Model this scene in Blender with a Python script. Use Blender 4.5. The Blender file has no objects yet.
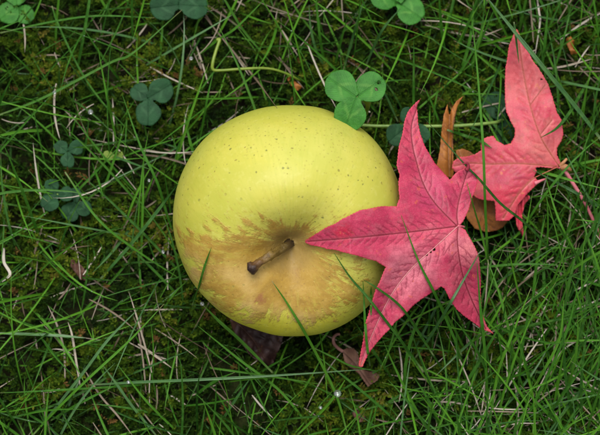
import bpy, math, random
import numpy as np
from mathutils import Vector, Matrix
from mathutils.bvhtree import BVHTree
from mathutils.geometry import delaunay_2d_cdt

random.seed(7)
rng = np.random.default_rng(7)
scene = bpy.context.scene
COL = scene.collection
rad = math.radians

# ------------------------------------------------------------------ camera
TILT = rad(10.0)
DIST = 0.65
FOC = 98.7
TARGET = np.array([0.0, 0.0, 0.040])
CAM = TARGET + DIST * np.array([0.0, -math.sin(TILT), math.cos(TILT)])
cd = bpy.data.cameras.new('camera')
cam = bpy.data.objects.new('camera', cd)
COL.objects.link(cam)
cam.location = CAM
cam.rotation_euler = (TILT, 0, 0)
cd.lens = FOC
cd.sensor_width = 36
cd.sensor_fit = 'HORIZONTAL'
cd.clip_start = 0.01
cd.clip_end = 200
cd.dof.use_dof = True
cd.dof.focus_distance = DIST - 0.012
cd.dof.aperture_fstop = 14
scene.camera = cam

# ------------------------------------------------------------------ light
SUN_EL, SUN_AZ = rad(72), rad(-12)          # azimuth measured from +Y towards +X
w = bpy.data.worlds.new('World')
scene.world = w
w.use_nodes = True
nt = w.node_tree
nt.nodes.clear()
sky = nt.nodes.new('ShaderNodeTexSky')
sky.sky_type = 'NISHITA'
sky.sun_disc = False
sky.sun_elevation = SUN_EL
sky.sun_rotation = SUN_AZ
sky.air_density = 1.0
sky.dust_density = 4.0
hs = nt.nodes.new('ShaderNodeHueSaturation')
hs.inputs['Saturation'].default_value = 0.22
bg = nt.nodes.new('ShaderNodeBackground')
bg.inputs['Strength'].default_value = 0.13
wo = nt.nodes.new('ShaderNodeOutputWorld')
nt.links.new(sky.outputs[0], hs.inputs['Color'])
nt.links.new(hs.outputs[0], bg.inputs['Color'])
nt.links.new(bg.outputs[0], wo.inputs['Surface'])
sl = bpy.data.lights.new('sun', 'SUN')
sl.energy = 1.5
sl.angle = rad(36)
sl.color = (1.0, 0.97, 0.92)
so = bpy.data.objects.new('sun', sl)
COL.objects.link(so)
sdir = Vector((math.sin(SUN_AZ) * math.cos(SUN_EL), math.cos(SUN_AZ) * math.cos(SUN_EL), math.sin(SUN_EL)))
so.rotation_euler = sdir.to_track_quat('Z', 'Y').to_euler()
so.location = sdir * 3
vs = scene.view_settings
vs.view_transform = 'Standard'
vs.look = 'None'
vs.exposure = 0.6
vs.gamma = 1.0
vs.use_curve_mapping = False

# ------------------------------------------------------------------ picture -> place helpers
RIGHT = np.array([1.0, 0, 0])
UP = np.array([0, math.cos(TILT), math.sin(TILT)])
FWD = np.array([0, math.sin(TILT), -math.cos(TILT)])
KX = 36.0 / FOC / 600.0


def rays(px, py):
    px = np.asarray(px, float); py = np.asarray(py, float)
    d = FWD + np.multiply.outer((px - 300) * KX, RIGHT) + np.multiply.outer((217.5 - py) * KX, UP)
    return d


def at(px, py, z):
    d = rays(px, py)
    t = (np.asarray(z, float) - CAM[2]) / d[..., 2]
    return CAM + d * t[..., None]


def project(p):
    v = np.asarray(p) - CAM
    f = v @ FWD
    return 300 + (v @ RIGHT) / f / KX, 217.5 - (v @ UP) / f / KX


def in_poly(poly, x, y):
    poly = np.asarray(poly)
    inside = np.zeros(x.shape, bool)
    j = len(poly) - 1
    for i in range(len(poly)):
        xi, yi = poly[i]; xj, yj = poly[j]
        c = ((yi > y) != (yj > y)) & (x < (xj - xi) * (y - yi) / (yj - yi + 1e-12) + xi)
        inside ^= c
        j = i
    return inside


def catmull(pts, n):
    p = np.asarray(pts, float)
    p = np.vstack([2 * p[0] - p[1], p, 2 * p[-1] - p[-2]])
    m = len(p) - 3
    out = []
    for u in np.linspace(0, m, n):
        i = min(int(u), m - 1); t = u - i
        a, b, c, d = p[i], p[i + 1], p[i + 2], p[i + 3]
        out.append(0.5 * (2 * b + (c - a) * t + (2 * a - 5 * b + 4 * c - d) * t * t + (3 * b - a - 3 * c + d) * t ** 3))
    return np.array(out)


def smooth01(x, a, b):
    t = np.clip((x - a) / (b - a), 0, 1)
    return t * t * (3 - 2 * t)


# cheap smooth value noise for shaping meshes
_tab = rng.random((64, 64))


def vnoise(x, y):
    x = np.asarray(x, float); y = np.asarray(y, float)
    xi = np.floor(x).astype(int); yi = np.floor(y).astype(int)
    fx = x - xi; fy = y - yi
    fx = fx * fx * (3 - 2 * fx); fy = fy * fy * (3 - 2 * fy)
    g = lambda a, b: _tab[a % 64, b % 64]
    return (g(xi, yi) * (1 - fx) + g(xi + 1, yi) * fx) * (1 - fy) + (g(xi, yi + 1) * (1 - fx) + g(xi + 1, yi + 1) * fx) * fy


# ------------------------------------------------------------------ mesh / object helpers
def mesh_np(name, verts, faces, mat, smooth=True, attrs=None):
    """faces: int array (n,3) or (n,4), or a list"""
    me = bpy.data.meshes.new(name)
    verts = np.asarray(verts, np.float32)
    if isinstance(faces, np.ndarray):
        k = faces.shape[1]
        me.vertices.add(len(verts)); me.vertices.foreach_set('co', verts.ravel())
        me.loops.add(faces.size); me.loops.foreach_set('vertex_index', faces.astype(np.int32).ravel())
        me.polygons.add(len(faces)); me.polygons.foreach_set('loop_start', np.arange(0, faces.size, k, dtype=np.int32))
    else:
        me.from_pydata(verts.tolist(), [], faces)
    me.update(calc_edges=True)
    if smooth:
        me.polygons.foreach_set('use_smooth', np.ones(len(me.polygons), bool))
    for an, av in (attrs or {}).items():
        av = np.asarray(av, np.float32)
        if av.ndim == 1:
            a = me.attributes.new(an, 'FLOAT', 'POINT'); a.data.foreach_set('value', av)
        else:
            a = me.attributes.new(an, 'FLOAT_VECTOR', 'POINT'); a.data.foreach_set('vector', av.ravel())
    me.validate()
    if mat: me.materials.append(mat)
    return me


def link(name, me, parent=None):
    o = bpy.data.objects.new(name, me)
    COL.objects.link(o)
    if parent is not None: o.parent = parent
    return o


def thing(name, label, cat, group=None, loc=None):
    o = bpy.data.objects.new(name, None)
    COL.objects.link(o)
    o.empty_display_size = 0.01
    o['label'] = label; o['category'] = cat
    if group: o['group'] = group
    return o


def tag(o, label, cat, group=None):
    o['label'] = label; o['category'] = cat
    if group: o['group'] = group
    return o


def tube(pts, radii, seg=8, cap=True):
    pts = np.asarray(pts, float); n = len(pts)
    radii = np.broadcast_to(np.asarray(radii, float), (n,))
    tan = np.gradient(pts, axis=0); tan /= np.linalg.norm(tan, axis=1)[:, None] + 1e-12
    ref = np.array([0.31, 0.17, 0.93])
    vs_, ts = [], []
    for i in range(n):
        a = np.cross(tan[i], ref); a /= np.linalg.norm(a) + 1e-12
        b = np.cross(tan[i], a)
        for k in range(seg):
            th = 2 * math.pi * k / seg
            vs_.append(pts[i] + radii[i] * (math.cos(th) * a + math.sin(th) * b)); ts.append(i / (n - 1))
    fs = [(i * seg + k, i * seg + (k + 1) % seg, (i + 1) * seg + (k + 1) % seg, (i + 1) * seg + k) for i in range(n - 1) for k in range(seg)]
    if cap:
        fs.append(tuple(range(seg))[::-1]); fs.append(tuple((n - 1) * seg + k for k in range(seg)))
    return np.array(vs_), fs, np.array(ts)


# ------------------------------------------------------------------ node helpers
class NT:
    def __init__(s, name):
        s.m = bpy.data.materials.new(name); s.m.use_nodes = True
        s.t = s.m.node_tree; s.t.nodes.clear()

    def n(s, typ, **kw):
        nd = s.t.nodes.new(typ)
        for k, v in kw.items():
            if k.startswith('i_'):
                key = k[2:].replace('_', ' ')
                s.set(nd.inputs[key], v)
            elif k.startswith('k'):
                s.set(nd.inputs[int(k[1:])], v)
            else:
                setattr(nd, k, v)
        return nd

    def set(s, inp, v):
        if hasattr(v, 'is_output') or isinstance(v, bpy.types.NodeSocket):
            s.t.links.new(v, inp)
        else:
            inp.default_value = v if not (isinstance(v, tuple) and len(v) == 3 and inp.type == 'RGBA') else (*v, 1)

    def math(s, op, a, b=0.0, c=0.0, clamp=False):
        nd = s.n('ShaderNodeMath', operation=op, use_clamp=clamp)
        s.set(nd.inputs[0], a); s.set(nd.inputs[1], b); s.set(nd.inputs[2], c)
        return nd.outputs[0]

    def mix(s, f, a, b, blend='MIX'):
        nd = s.n('ShaderNodeMix', data_type='RGBA', blend_type=blend)
        s.set(nd.inputs[0], f); s.set(nd.inputs[6], a); s.set(nd.inputs[7], b)
        return nd.outputs[2]

    def ramp(s, f, stops, interp='LINEAR'):
        nd = s.n('ShaderNodeValToRGB'); cr = nd.color_ramp; cr.interpolation = interp
        while len(cr.elements) < len(stops): cr.elements.new(0.5)
        for e, (p, c) in zip(cr.elements, stops):
            e.position = p; e.color = (*c, 1) if len(c) == 3 else c
        s.set(nd.inputs[0], f)
        return nd.outputs[0]

    def step(s, x, a, b):
        nd = s.n('ShaderNodeMapRange', interpolation_type='SMOOTHSTEP')
        s.set(nd.inputs[0], x); s.set(nd.inputs[1], a); s.set(nd.inputs[2], b); s.set(nd.inputs[3], 0.0); s.set(nd.inputs[4], 1.0)
        return nd.outputs[0]

    def noise(s, vec, scale, detail=3.0, rough=0.55, dist=0.0):
        nd = s.n('ShaderNodeTexNoise')
        if vec is not None: s.set(nd.inputs['Vector'], vec)
        nd.inputs['Scale'].default_value = scale; nd.inputs['Detail'].default_value = detail
        nd.inputs['Roughness'].default_value = rough; nd.inputs['Distortion'].default_value = dist
        return nd.outputs[0]

    def vor(s, vec, scale, feature='F1', out=0, rand=1.0):
        nd = s.n('ShaderNodeTexVoronoi', feature=feature)
        s.set(nd.inputs['Vector'], vec); nd.inputs['Scale'].default_value = scale
        nd.inputs['Randomness'].default_value = rand
        return nd.outputs[out]

    def attr(s, name, out=2):
        return s.n('ShaderNodeAttribute', attribute_name=name).outputs[out]

    def vec(s, x, y, z=0.0):
        nd = s.n('ShaderNodeCombineXYZ'); s.set(nd.inputs[0], x); s.set(nd.inputs[1], y); s.set(nd.inputs[2], z)
        return nd.outputs[0]

    def sep(s, v):
        nd = s.n('ShaderNodeSeparateXYZ'); s.set(nd.inputs[0], v); return nd.outputs

    def bump(s, h, strength, dist):
        nd = s.n('ShaderNodeBump'); s.set(nd.inputs['Height'], h)
        nd.inputs['Strength'].default_value = strength; nd.inputs['Distance'].default_value = dist
        return nd.outputs[0]

    def finish(s, color, rough=0.5, spec=0.4, normal=None, transl=0.0, coat=0.0, tcol=None):
        p = s.n('ShaderNodeBsdfPrincipled')
        s.set(p.inputs['Base Color'], color); s.set(p.inputs['Roughness'], rough)
        s.set(p.inputs['Specular IOR Level'], spec)
        if coat: p.inputs['Coat Weight'].default_value = coat; p.inputs['Coat Roughness'].default_value = 0.25
        if normal is not None: s.set(p.inputs['Normal'], normal)
        out = s.n('ShaderNodeOutputMaterial')
        sh = p.outputs[0]
        if transl:
            tr = s.n('ShaderNodeBsdfTranslucent'); s.set(tr.inputs[0], tcol if tcol is not None else color)
            mx = s.n('ShaderNodeMixShader'); mx.inputs[0].default_value = transl
            s.t.links.new(sh, mx.inputs[1]); s.t.links.new(tr.outputs[0], mx.inputs[2]); sh = mx.outputs[0]
        s.t.links.new(sh, out.inputs[0])
        return s.m


# ------------------------------------------------------------------ materials
def mat_soil():
    s = NT('soil')
    o = s.n('ShaderNodeTexCoord').outputs['Object']
    n1 = s.noise(o, 60, 6, 0.65); n2 = s.noise(o, 380, 4, 0.6); n3 = s.noise(o, 3.0, 4, 0.6)
    c = s.ramp(n1, [(0.3, (0.008, 0.006, 0.004)), (0.55, (0.022, 0.016, 0.009)), (0.75, (0.05, 0.036, 0.02))])
    g = s.ramp(n2, [(0.35, (0.008, 0.012, 0.003)), (0.65, (0.035, 0.048, 0.010))])
    c = s.mix(s.step(n3, 0.35, 0.6), c, g)
    return s.finish(c, 0.9, 0.15, s.bump(s.math('ADD', n1, n2), 0.8, 0.003))


def mat_apple():
    s = NT('apple_skin')
    o = s.n('ShaderNodeTexCoord').outputs['Object']
    x, y, z = s.sep(o)
    r = s.math('SQRT', s.math('ADD', s.math('MULTIPLY', x, x), s.math('MULTIPLY', y, y)))
    ux = s.math('DIVIDE', x, s.math('ADD', r, 1e-4)); uy = s.math('DIVIDE', y, s.math('ADD', r, 1e-4))
    # skin: yellow with greener flushes
    n1 = s.noise(o, 28, 3, 0.5); n2 = s.noise(o, 120, 4, 0.6)
    skin = s.ramp(n1, [(0.30, (0.375, 0.370, 0.042)), (0.52, (0.475, 0.440, 0.066)), (0.72, (0.54, 0.49, 0.105))])
    skin = s.mix(s.math('MULTIPLY', s.step(n2, 0.45, 0.75), 0.35), skin, (0.38, 0.375, 0.045))
    # lower flank (towards the ground at the back and right) stays greener
    skin = s.mix(s.math('MULTIPLY', s.step(z, 0.016, -0.012), 0.6), skin, (0.31, 0.345, 0.038))
    # front flank a purer yellow, with some brightness of light painted in
    skin = s.mix(s.math('MULTIPLY', s.step(y, -0.018, -0.036), 0.7), skin, (0.60, 0.51, 0.018))
    # russet spreading out of the stem bowl in radial tongues
    pv = s.vec(s.math('MULTIPLY', ux, 5.5), s.math('MULTIPLY', uy, 5.5), s.math('MULTIPLY', r, 70))
    pv2 = s.vec(s.math('MULTIPLY', ux, 15), s.math('MULTIPLY', uy, 15), s.math('MULTIPLY', r, 150))
    a1 = s.noise(pv, 1.0, 3, 0.55); a2 = s.noise(pv2, 1.0, 4, 0.7); a3 = s.noise(o, 170, 4, 0.65)
    dx = s.math('DIVIDE', s.math('ADD', x, 0.0075), 0.0390); dy = s.math('DIVIDE', s.math('ADD', y, 0.0085), 0.0222)
    d = s.math('SQRT', s.math('ADD', s.math('MULTIPLY', dx, dx), s.math('MULTIPLY', dy, dy)))
    e = s.math('SUBTRACT', d, s.math('MULTIPLY', s.math('SUBTRACT', a1, 0.5), 1.35))
    e = s.math('SUBTRACT', e, s.math('MULTIPLY', s.math('SUBTRACT', a2, 0.5), 1.0))
    e = s.math('SUBTRACT', e, s.math('MULTIPLY', s.math('SUBTRACT', a3, 0.5), 0.9))
    top = s.step(z, 0.004, 0.014)
    rus = s.math('MULTIPLY', s.step(s.math('ADD', e, s.math('MULTIPLY', s.math('SUBTRACT', s.noise(o, 620, 3, 0.7), 0.5), 0.5)), 1.02, 0.72), top)
    rn = s.noise(o, 90, 5, 0.65)
    rc = s.ramp(rn, [(0.28, (0.22, 0.115, 0.016)), (0.5, (0.34, 0.195, 0.028)), (0.68, (0.42, 0.265, 0.055))])
    # greyer, pinker russet at the front lip of the bowl
    fl = s.math('MULTIPLY', s.step(s.noise(o, 45, 3, 0.5), 0.42, 0.62), s.step(y, 0.0, -0.012))
    rc = s.mix(s.math('MULTIPLY', fl, 0.6), rc, (0.44, 0.30, 0.115))
    gr = s.noise(o, 900, 3, 0.7)
    rc = s.mix(s.math('MULTIPLY', s.step(gr, 0.55, 0.72), 0.4), rc, (0.48, 0.34, 0.11))
    rc = s.mix(s.math('MULTIPLY', s.step(gr, 0.42, 0.30), 0.5), rc, (0.17, 0.085, 0.02))
    skin = s.mix(s.math('MULTIPLY', s.step(s.noise(o, 420, 4, 0.7), 0.5, 0.75), 0.3), skin, (0.59, 0.56, 0.18))
    pv3 = s.vec(s.math('MULTIPLY', ux, 40), s.math('MULTIPLY', uy, 40), s.math('MULTIPLY', z, 160))
    sk = s.noise(pv3, 1.0, 3, 0.6)
    skin = s.mix(s.math('MULTIPLY', s.step(sk, 0.45, 0.7), 0.30), skin, (0.35, 0.375, 0.042))
    skin = s.mix(s.math('MULTIPLY', s.step(s.noise(o, 16, 3, 0.6), 0.48, 0.66), 0.45), skin, (0.35, 0.38, 0.050))
    thin = s.math('SUBTRACT', 0.94, s.math('MULTIPLY', s.math('MULTIPLY', s.step(s.noise(pv, 2.3, 4, 0.7), 0.50, 0.66), s.step(d, 0.25, 0.7)), 0.40))
    c = s.mix(s.math('MULTIPLY', rus, thin), skin, rc)
    # darker olive lining of the bowl itself
    bowl = s.step(s.math('ADD', r, s.math('MULTIPLY', s.math('SUBTRACT', a3, 0.5), 0.004)), 0.0125, 0.005)
    c = s.mix(s.math('MULTIPLY', bowl, 0.6), c, (0.25, 0.175, 0.06))
    # small bruises in the russet
    nb = s.vor(s.n('ShaderNodeVectorMath', operation='ADD', k0=o, k1=(0.003, 0.004, 0)).outputs[0], 42)
    br = s.math('MULTIPLY', s.math('MULTIPLY', s.step(s.math('ADD', nb, s.math('MULTIPLY', s.math('SUBTRACT', a3, 0.5), 0.5)), 0.13, 0.05), rus), s.step(y, -0.006, -0.014))
    c = s.mix(s.math('MULTIPLY', br, 0.7), c, (0.24, 0.085, 0.035))
    # broken russet flecks beyond the edge
    fk = s.math('MULTIPLY', s.step(s.noise(pv2, 2.2, 4, 0.75), 0.56, 0.66), s.step(e, 1.75, 1.0))
    c = s.mix(s.math('MULTIPLY', s.math('MULTIPLY', fk, top), 0.65), c, (0.33, 0.21, 0.03))
    # lenticels: sparse small dots of uneven size, plus faint pin pricks
    wob = s.n('ShaderNodeTexNoise', i_Vector=o, i_Scale=700.0).outputs[1]
    ov = s.n('ShaderNodeVectorMath', operation='ADD', k0=o, k1=s.n('ShaderNodeVectorMath', operation='SCALE', k0=wob, i_Scale=0.0009).outputs[0]).outputs[0]
    v1n = s.n('ShaderNodeTexVoronoi', feature='F1', i_Vector=ov, i_Scale=520.0)
    cr, cg, cb = s.sep(v1n.outputs['Color'])
    size = s.math('ADD', 0.05, s.math('MULTIPLY', s.math('POWER', cr, 2.4), 0.21))
    dot = s.step(s.math('SUBTRACT', v1n.outputs['Distance'], size), 0.05, -0.03)
    dot = s.math('MULTIPLY', dot, s.math('MULTIPLY', s.step(cg, 0.10, 0.60), s.step(s.noise(o, 35, 2, 0.5), 0.25, 0.50)))
    dc = s.mix(s.step(cb, 0.35, 0.65), (0.15, 0.16, 0.03), (0.25, 0.20, 0.03))
    c = s.mix(s.math('MULTIPLY', dot, s.math('SUBTRACT', 0.80, s.math('MULTIPLY', rus, 0.45))), c, dc)
    v2 = s.vor(ov, 620)
    c = s.mix(s.math('MULTIPLY', s.step(v2, 0.27, 0.13), s.math('MULTIPLY', 0.5, s.step(n1, 0.40, 0.58))), c, (0.28, 0.23, 0.04))
    rough = s.math('ADD', s.math('ADD', 0.40, s.math('MULTIPLY', n2, 0.12)), s.math('MULTIPLY', rus, 0.10))
    h = s.math('ADD', s.math('MULTIPLY', rn, 0.6), s.math('MULTIPLY', a3, s.math('ADD', 0.3, rus)))
    h = s.math('SUBTRACT', h, s.math('MULTIPLY', dot, 0.4))
    p = s.bump(h, 0.5, 0.0007)
    return s.finish(c, rough, 0.36, p)


def mat_stem():
    s = NT('apple_stem')
    t = s.attr('t'); o = s.n('ShaderNodeTexCoord').outputs['Object']
    n = s.noise(o, 500, 4, 0.6)
    c = s.ramp(s.math('ADD', t, s.math('MULTIPLY', s.math('SUBTRACT', n, 0.5), 0.22)),
               [(0.05, (0.018, 0.012, 0.008)), (0.20, (0.05, 0.03, 0.012)), (0.34, (0.085, 0.055, 0.010)), (0.58, (0.15, 0.092, 0.014)), (0.80, (0.10, 0.048, 0.016)), (0.97, (0.030, 0.014, 0.010))])
    c = s.mix(s.math('MULTIPLY', s.step(n, 0.58, 0.72), 0.6), c, (0.035, 0.02, 0.012))
    return s.finish(c, 0.5, 0.4, s.bump(n, 0.9, 0.0008))


def mat_leaf(name, ramp_stops, mott, spotc, veinm_c, veins_c, patch=None, net=0.5, rough=0.45, edge_c=None, seed=0.0, transl=0.10, tint=None):
    s = NT(name)
    p = s.attr('pxy', 1)
    ps = s.n('ShaderNodeVectorMath', operation='ADD', k0=p, k1=(seed, seed * 0.7, 0)).outputs[0]
    n1 = s.noise(ps, 3.2, 3, 0.55); n2 = s.noise(ps, 22, 4, 0.65); n3 = s.noise(ps, 75, 3, 0.6); n4 = s.noise(ps, 8, 3, 0.5)
    c = s.ramp(s.math('ADD', n1, s.math('MULTIPLY', s.math('SUBTRACT', n2, 0.5), 0.35)), ramp_stops)
    for (cx, cy, ra, col, amt) in (patch or []):
        d = s.n('ShaderNodeVectorMath', operation='DISTANCE', k0=p, k1=(cx / 100, cy / 100, 0)).outputs['Value']
        d = s.math('ADD', d, s.math('MULTIPLY', s.math('SUBTRACT', n4, 0.5), ra / 100 * 0.9))
        c = s.mix(s.math('MULTIPLY', s.step(d, ra / 100, ra / 300), amt), c, col)
    c = s.mix(s.math('MULTIPLY', s.step(s.noise(ps, 5.5, 4, 0.6), 0.50, 0.68), 0.55), c, mott)
    c = s.mix(s.math('MULTIPLY', s.step(n3, 0.48, 0.72), 0.42), c, mott)
    c = s.mix(s.math('MULTIPLY', s.step(n2, 0.55, 0.75), 0.45), c, mott)
    c = s.mix(s.math('MULTIPLY', s.step(s.noise(ps, 150, 2, 0.6), 0.5, 0.75), 0.3), c, mott)
    c = s.mix(s.math('MULTIPLY', s.step(s.noise(ps, 14, 2, 0.5), 0.665, 0.70), 0.55), c, spotc)
    # deeper blotches between the veins
    dk = s.math('MULTIPLY', s.step(s.noise(ps, 11, 4, 0.65), 0.47, 0.64), 0.6)
    c = s.mix(dk, c, s.mix(1.0, c, (0.62, 0.45, 0.55), 'MULTIPLY'))
    if tint is not None: c = s.mix(1.0, c, tint, 'MULTIPLY')
    vm = s.attr('veinm'); ve = s.attr('veins')
    cell = s.vor(ps, 24, 'DISTANCE_TO_EDGE'); cell2 = s.vor(ps, 60, 'DISTANCE_TO_EDGE')
    nt_ = s.math('MULTIPLY', s.step(cell, 0.09, 0.01), net * 0.55)
    c = s.mix(nt_, c, veins_c)
    c = s.mix(s.math('MULTIPLY', s.step(cell2, 0.10, 0.02), net * 0.45), c, veins_c)
    c = s.mix(s.math('MULTIPLY', s.step(ve, 0.90, 0.20), 0.70), c, veins_c)
    # tissue next to the main veins is a little paler, the vein itself dark
    c = s.mix(s.math('MULTIPLY', s.step(vm, 3.2, 0.6), 0.28), c, mott)
    c = s.mix(s.math('MULTIPLY', s.step(vm, 1.0, 0.3), 0.85), c, veinm_c)
    if edge_c is not None:
        c = s.mix(s.math('MULTIPLY', s.step(s.attr('edge'), 1.3, 0.2), 0.6), c, edge_c)
    h = s.math('ADD', s.math('MULTIPLY', s.step(vm, 2.2, 0.0), -0.9), s.math('MULTIPLY', s.step(ve, 1.6, 0.0), -0.5))
    h = s.math('ADD', h, s.math('MULTIPLY', s.step(cell, 0.18, 0.0), -0.12))
    h = s.math('ADD', h, s.math('MULTIPLY', n3, 0.5))
    return s.finish(c, s.math('ADD', rough, s.math('MULTIPLY', n2, 0.12)), 0.35, s.bump(h, 0.33, 0.0004), transl)


def mat_plain(name, c1, c2, scale=300, rough=0.6, spec=0.3, transl=0.0, bump=0.5):
    s = NT(name)
    o = s.n('ShaderNodeTexCoord').outputs['Object']
    n = s.noise(o, scale, 4, 0.6)
    return s.finish(s.ramp(n, [(0.3, c1), (0.7, c2)]), rough, spec, s.bump(n, bump, 0.0005), transl)


def mat_clover(name, base, dark, pale, chev=0.6, rough=0.5):
    s = NT(name)
    u, v, q = s.sep(s.attr('uv2', 1))
    p = s.attr('pxy', 1)
    n1 = s.noise(p, 9, 3, 0.5); n2 = s.noise(p, 60, 3, 0.6)
    c = s.ramp(s.math('ADD', n1, s.math('MULTIPLY', s.math('SUBTRACT', n2, 0.5), 0.4)), [(0.3, dark), (0.65, base)])
    av = s.math('ABSOLUTE', v)
    # pale chevron, points towards the tip
    dd = s.math('ABSOLUTE', s.math('SUBTRACT', s.math('ADD', u, s.math('MULTIPLY', av, 0.55)), s.math('ADD', 0.60, s.math('MULTIPLY', s.math('SUBTRACT', n1, 0.5), 0.25))))
    ch = s.math('MULTIPLY', s.step(dd, 0.11, 0.02), s.step(av, 0.72, 0.3))
    c = s.mix(s.math('MULTIPLY', ch, chev), c, pale)
    # side veins
    wv = s.math('FRACT', s.math('MULTIPLY', s.math('SUBTRACT', u, s.math('MULTIPLY', av, 0.75)), 9.0))
    vn = s.step(s.math('ABSOLUTE', s.math('SUBTRACT', wv, 0.5)), 0.14, 0.02)
    c = s.mix(s.math('MULTIPLY', vn, 0.16), c, pale)
    mid = s.step(av, 0.07, 0.02)
    c = s.mix(s.math('MULTIPLY', mid, 0.55), c, dark)
    h = s.math('ADD', s.math('MULTIPLY', vn, 0.4), s.math('ADD', s.math('MULTIPLY', mid, -1.0), n2))
    return s.finish(c, rough, 0.20, s.bump(h, 0.5, 0.0004), 0.10)


def mat_grass(name, stops, tip, sheen=0.28, rough=0.42):
    s = NT(name)
    r_, t_, w_ = s.sep(s.attr('bl', 1))
    c = s.ramp(r_, stops)
    o = s.n('ShaderNodeTexCoord').outputs['Object']
    n = s.noise(o, 420, 3, 0.6)
    c = s.mix(s.math('MULTIPLY', s.step(n, 0.4, 0.7), 0.35), c, tip)
    # lengthwise ribs, their sheen painted on as a paler green
    rb = s.step(s.math('ABSOLUTE', s.math('SUBTRACT', s.math('FRACT', s.math('MULTIPLY', w_, 3.0)), 0.5)), 0.32, 0.10)
    c = s.mix(s.math('MULTIPLY', rb, sheen), c, tip)
    # pale sheath at the root and dry tip
    c = s.mix(s.math('MULTIPLY', s.step(t_, 0.12, 0.0), 0.6), c, (0.22, 0.25, 0.11))
    c = s.mix(s.math('MULTIPLY', s.step(t_, 0.94, 1.0), s.math('MULTIPLY', s.step(s.math('FRACT', s.math('MULTIPLY', r_, 37.0)), 0.5, 0.6), 0.8)), c, (0.30, 0.24, 0.12))
    return s.finish(c, s.math('SUBTRACT', 0.55, s.math('MULTIPLY', s.step(r_, 0.75, 0.95), 0.2)), s.math('ADD', 0.20, s.math('MULTIPLY', s.step(r_, 0.75, 0.95), 0.3)), None, 0.25)


def mat_attr_ramp(name, stops, rough=0.7, spec=0.25, transl=0.0, sc=500):
    s = NT(name)
    r_, t_, w_ = s.sep(s.attr('bl', 1))
    o = s.n('ShaderNodeTexCoord').outputs['Object']
    n = s.noise(o, sc, 3, 0.6)
    c = s.ramp(s.math('ADD', r_, s.math('MULTIPLY', s.math('SUBTRACT', n, 0.5), 0.3)), stops)
    return s.finish(c, rough, spec, None, transl)


M_SOIL = mat_soil()
M_APPLE = mat_apple()
M_STEM = mat_stem()
M_MAIN = mat_leaf('crimson_leaf', [(0.28, (0.26, 0.012, 0.050)), (0.43, (0.43, 0.024, 0.078)), (0.57, (0.52, 0.050, 0.105)), (0.72, (0.58, 0.135, 0.170))],
                  (0.54, 0.125, 0.165), (0.58, 0.12, 0.06), (0.13, 0.008, 0.018), (0.20, 0.010, 0.032),
                  patch=[(352, 234, 50, (0.42, 0.022, 0.075), 0.55), (343, 233, 15, (0.42, 0.006, 0.035), 0.9), (410, 270, 40, (0.62, 0.21, 0.25), 0.6), (472, 250, 24, (0.64, 0.25, 0.24), 0.6), (430, 190, 26, (0.46, 0.045, 0.13), 0.5), (450, 245, 16, (0.64, 0.22, 0.24), 0.5), (470, 300, 26, (0.45, 0.035, 0.085), 0.6), (366, 345, 26, (0.50, 0.035, 0.07), 0.6), (410, 130, 30, (0.54, 0.06, 0.10), 0.5), (420.5, 99.5, 7, (0.36, 0.20, 0.13), 0.9), (361, 366, 9, (0.55, 0.15, 0.05), 0.8), (492, 333, 9, (0.55, 0.15, 0.05), 0.7)],
                  net=0.5, edge_c=(0.50, 0.035, 0.065), tint=(1.0, 0.93, 0.95))
M_SECOND = mat_leaf('coral_leaf', [(0.28, (0.44, 0.030, 0.070)), (0.43, (0.55, 0.055, 0.095)), (0.57, (0.57, 0.085, 0.110)), (0.72, (0.60, 0.195, 0.155))],
                    (0.59, 0.205, 0.17), (0.62, 0.25, 0.08), (0.24, 0.035, 0.025), (0.40, 0.05, 0.055),
                    patch=[(505, 176, 24, (0.26, 0.030, 0.095), 0.6), (522, 80, 40, (0.62, 0.21, 0.165), 0.4), (545, 150, 22, (0.62, 0.23, 0.17), 0.5), (530, 112, 22, (0.52, 0.05, 0.10), 0.4), (510, 205, 34, (0.62, 0.030, 0.075), 0.85), (495, 165, 30, (0.56, 0.055, 0.10), 0.5), (465, 165, 16, (0.56, 0.08, 0.14), 0.7), (517, 31, 9, (0.60, 0.26, 0.08), 0.8)],
                    net=0.5, edge_c=(0.54, 0.05, 0.07), seed=3.3, tint=(0.92, 0.78, 0.86))
M_ORANGE = mat_leaf('rust_leaf', [(0.3, (0.20, 0.062, 0.010)), (0.5, (0.34, 0.115, 0.016)), (0.7, (0.42, 0.165, 0.030))], (0.40, 0.17, 0.035), (0.14, 0.045, 0.012),
                    (0.09, 0.028, 0.008), (0.20, 0.06, 0.012), net=0.35, rough=0.5, seed=7.1)
M_BROWN = mat_leaf('brown_leaf', [(0.3, (0.14, 0.042, 0.010)), (0.5, (0.31, 0.105, 0.020)), (0.7, (0.42, 0.165, 0.035))], (0.42, 0.18, 0.05), (0.08, 0.03, 0.015),
                   (0.07, 0.025, 0.01), (0.13, 0.045, 0.015), net=0.4, rough=0.55, seed=1.7)
M_PURPLE = mat_leaf('dead_leaf', [(0.3, (0.018, 0.008, 0.008)), (0.5, (0.045, 0.019, 0.016)), (0.72, (0.12, 0.050, 0.028))], (0.075, 0.038, 0.026), (0.17, 0.075, 0.03),
                    (0.02, 0.009, 0.008), (0.03, 0.013, 0.013), net=0.4, rough=0.42, seed=5.3)
M_TAN = mat_leaf('withered_leaf', [(0.3, (0.05, 0.022, 0.014)), (0.5, (0.12, 0.055, 0.034)), (0.72, (0.20, 0.105, 0.065))], (0.19, 0.10, 0.065), (0.09, 0.035, 0.025),
                 (0.07, 0.03, 0.02), (0.09, 0.04, 0.03), net=0.4, rough=0.6, seed=9.3)
M_VEIN = mat_plain('dark_vein', (0.15, 0.010, 0.022), (0.24, 0.02, 0.035), 600, 0.5)
M_VEINPALE = mat_plain('pale_vein', (0.50, 0.16, 0.17), (0.62, 0.28, 0.27), 600, 0.5)
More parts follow.
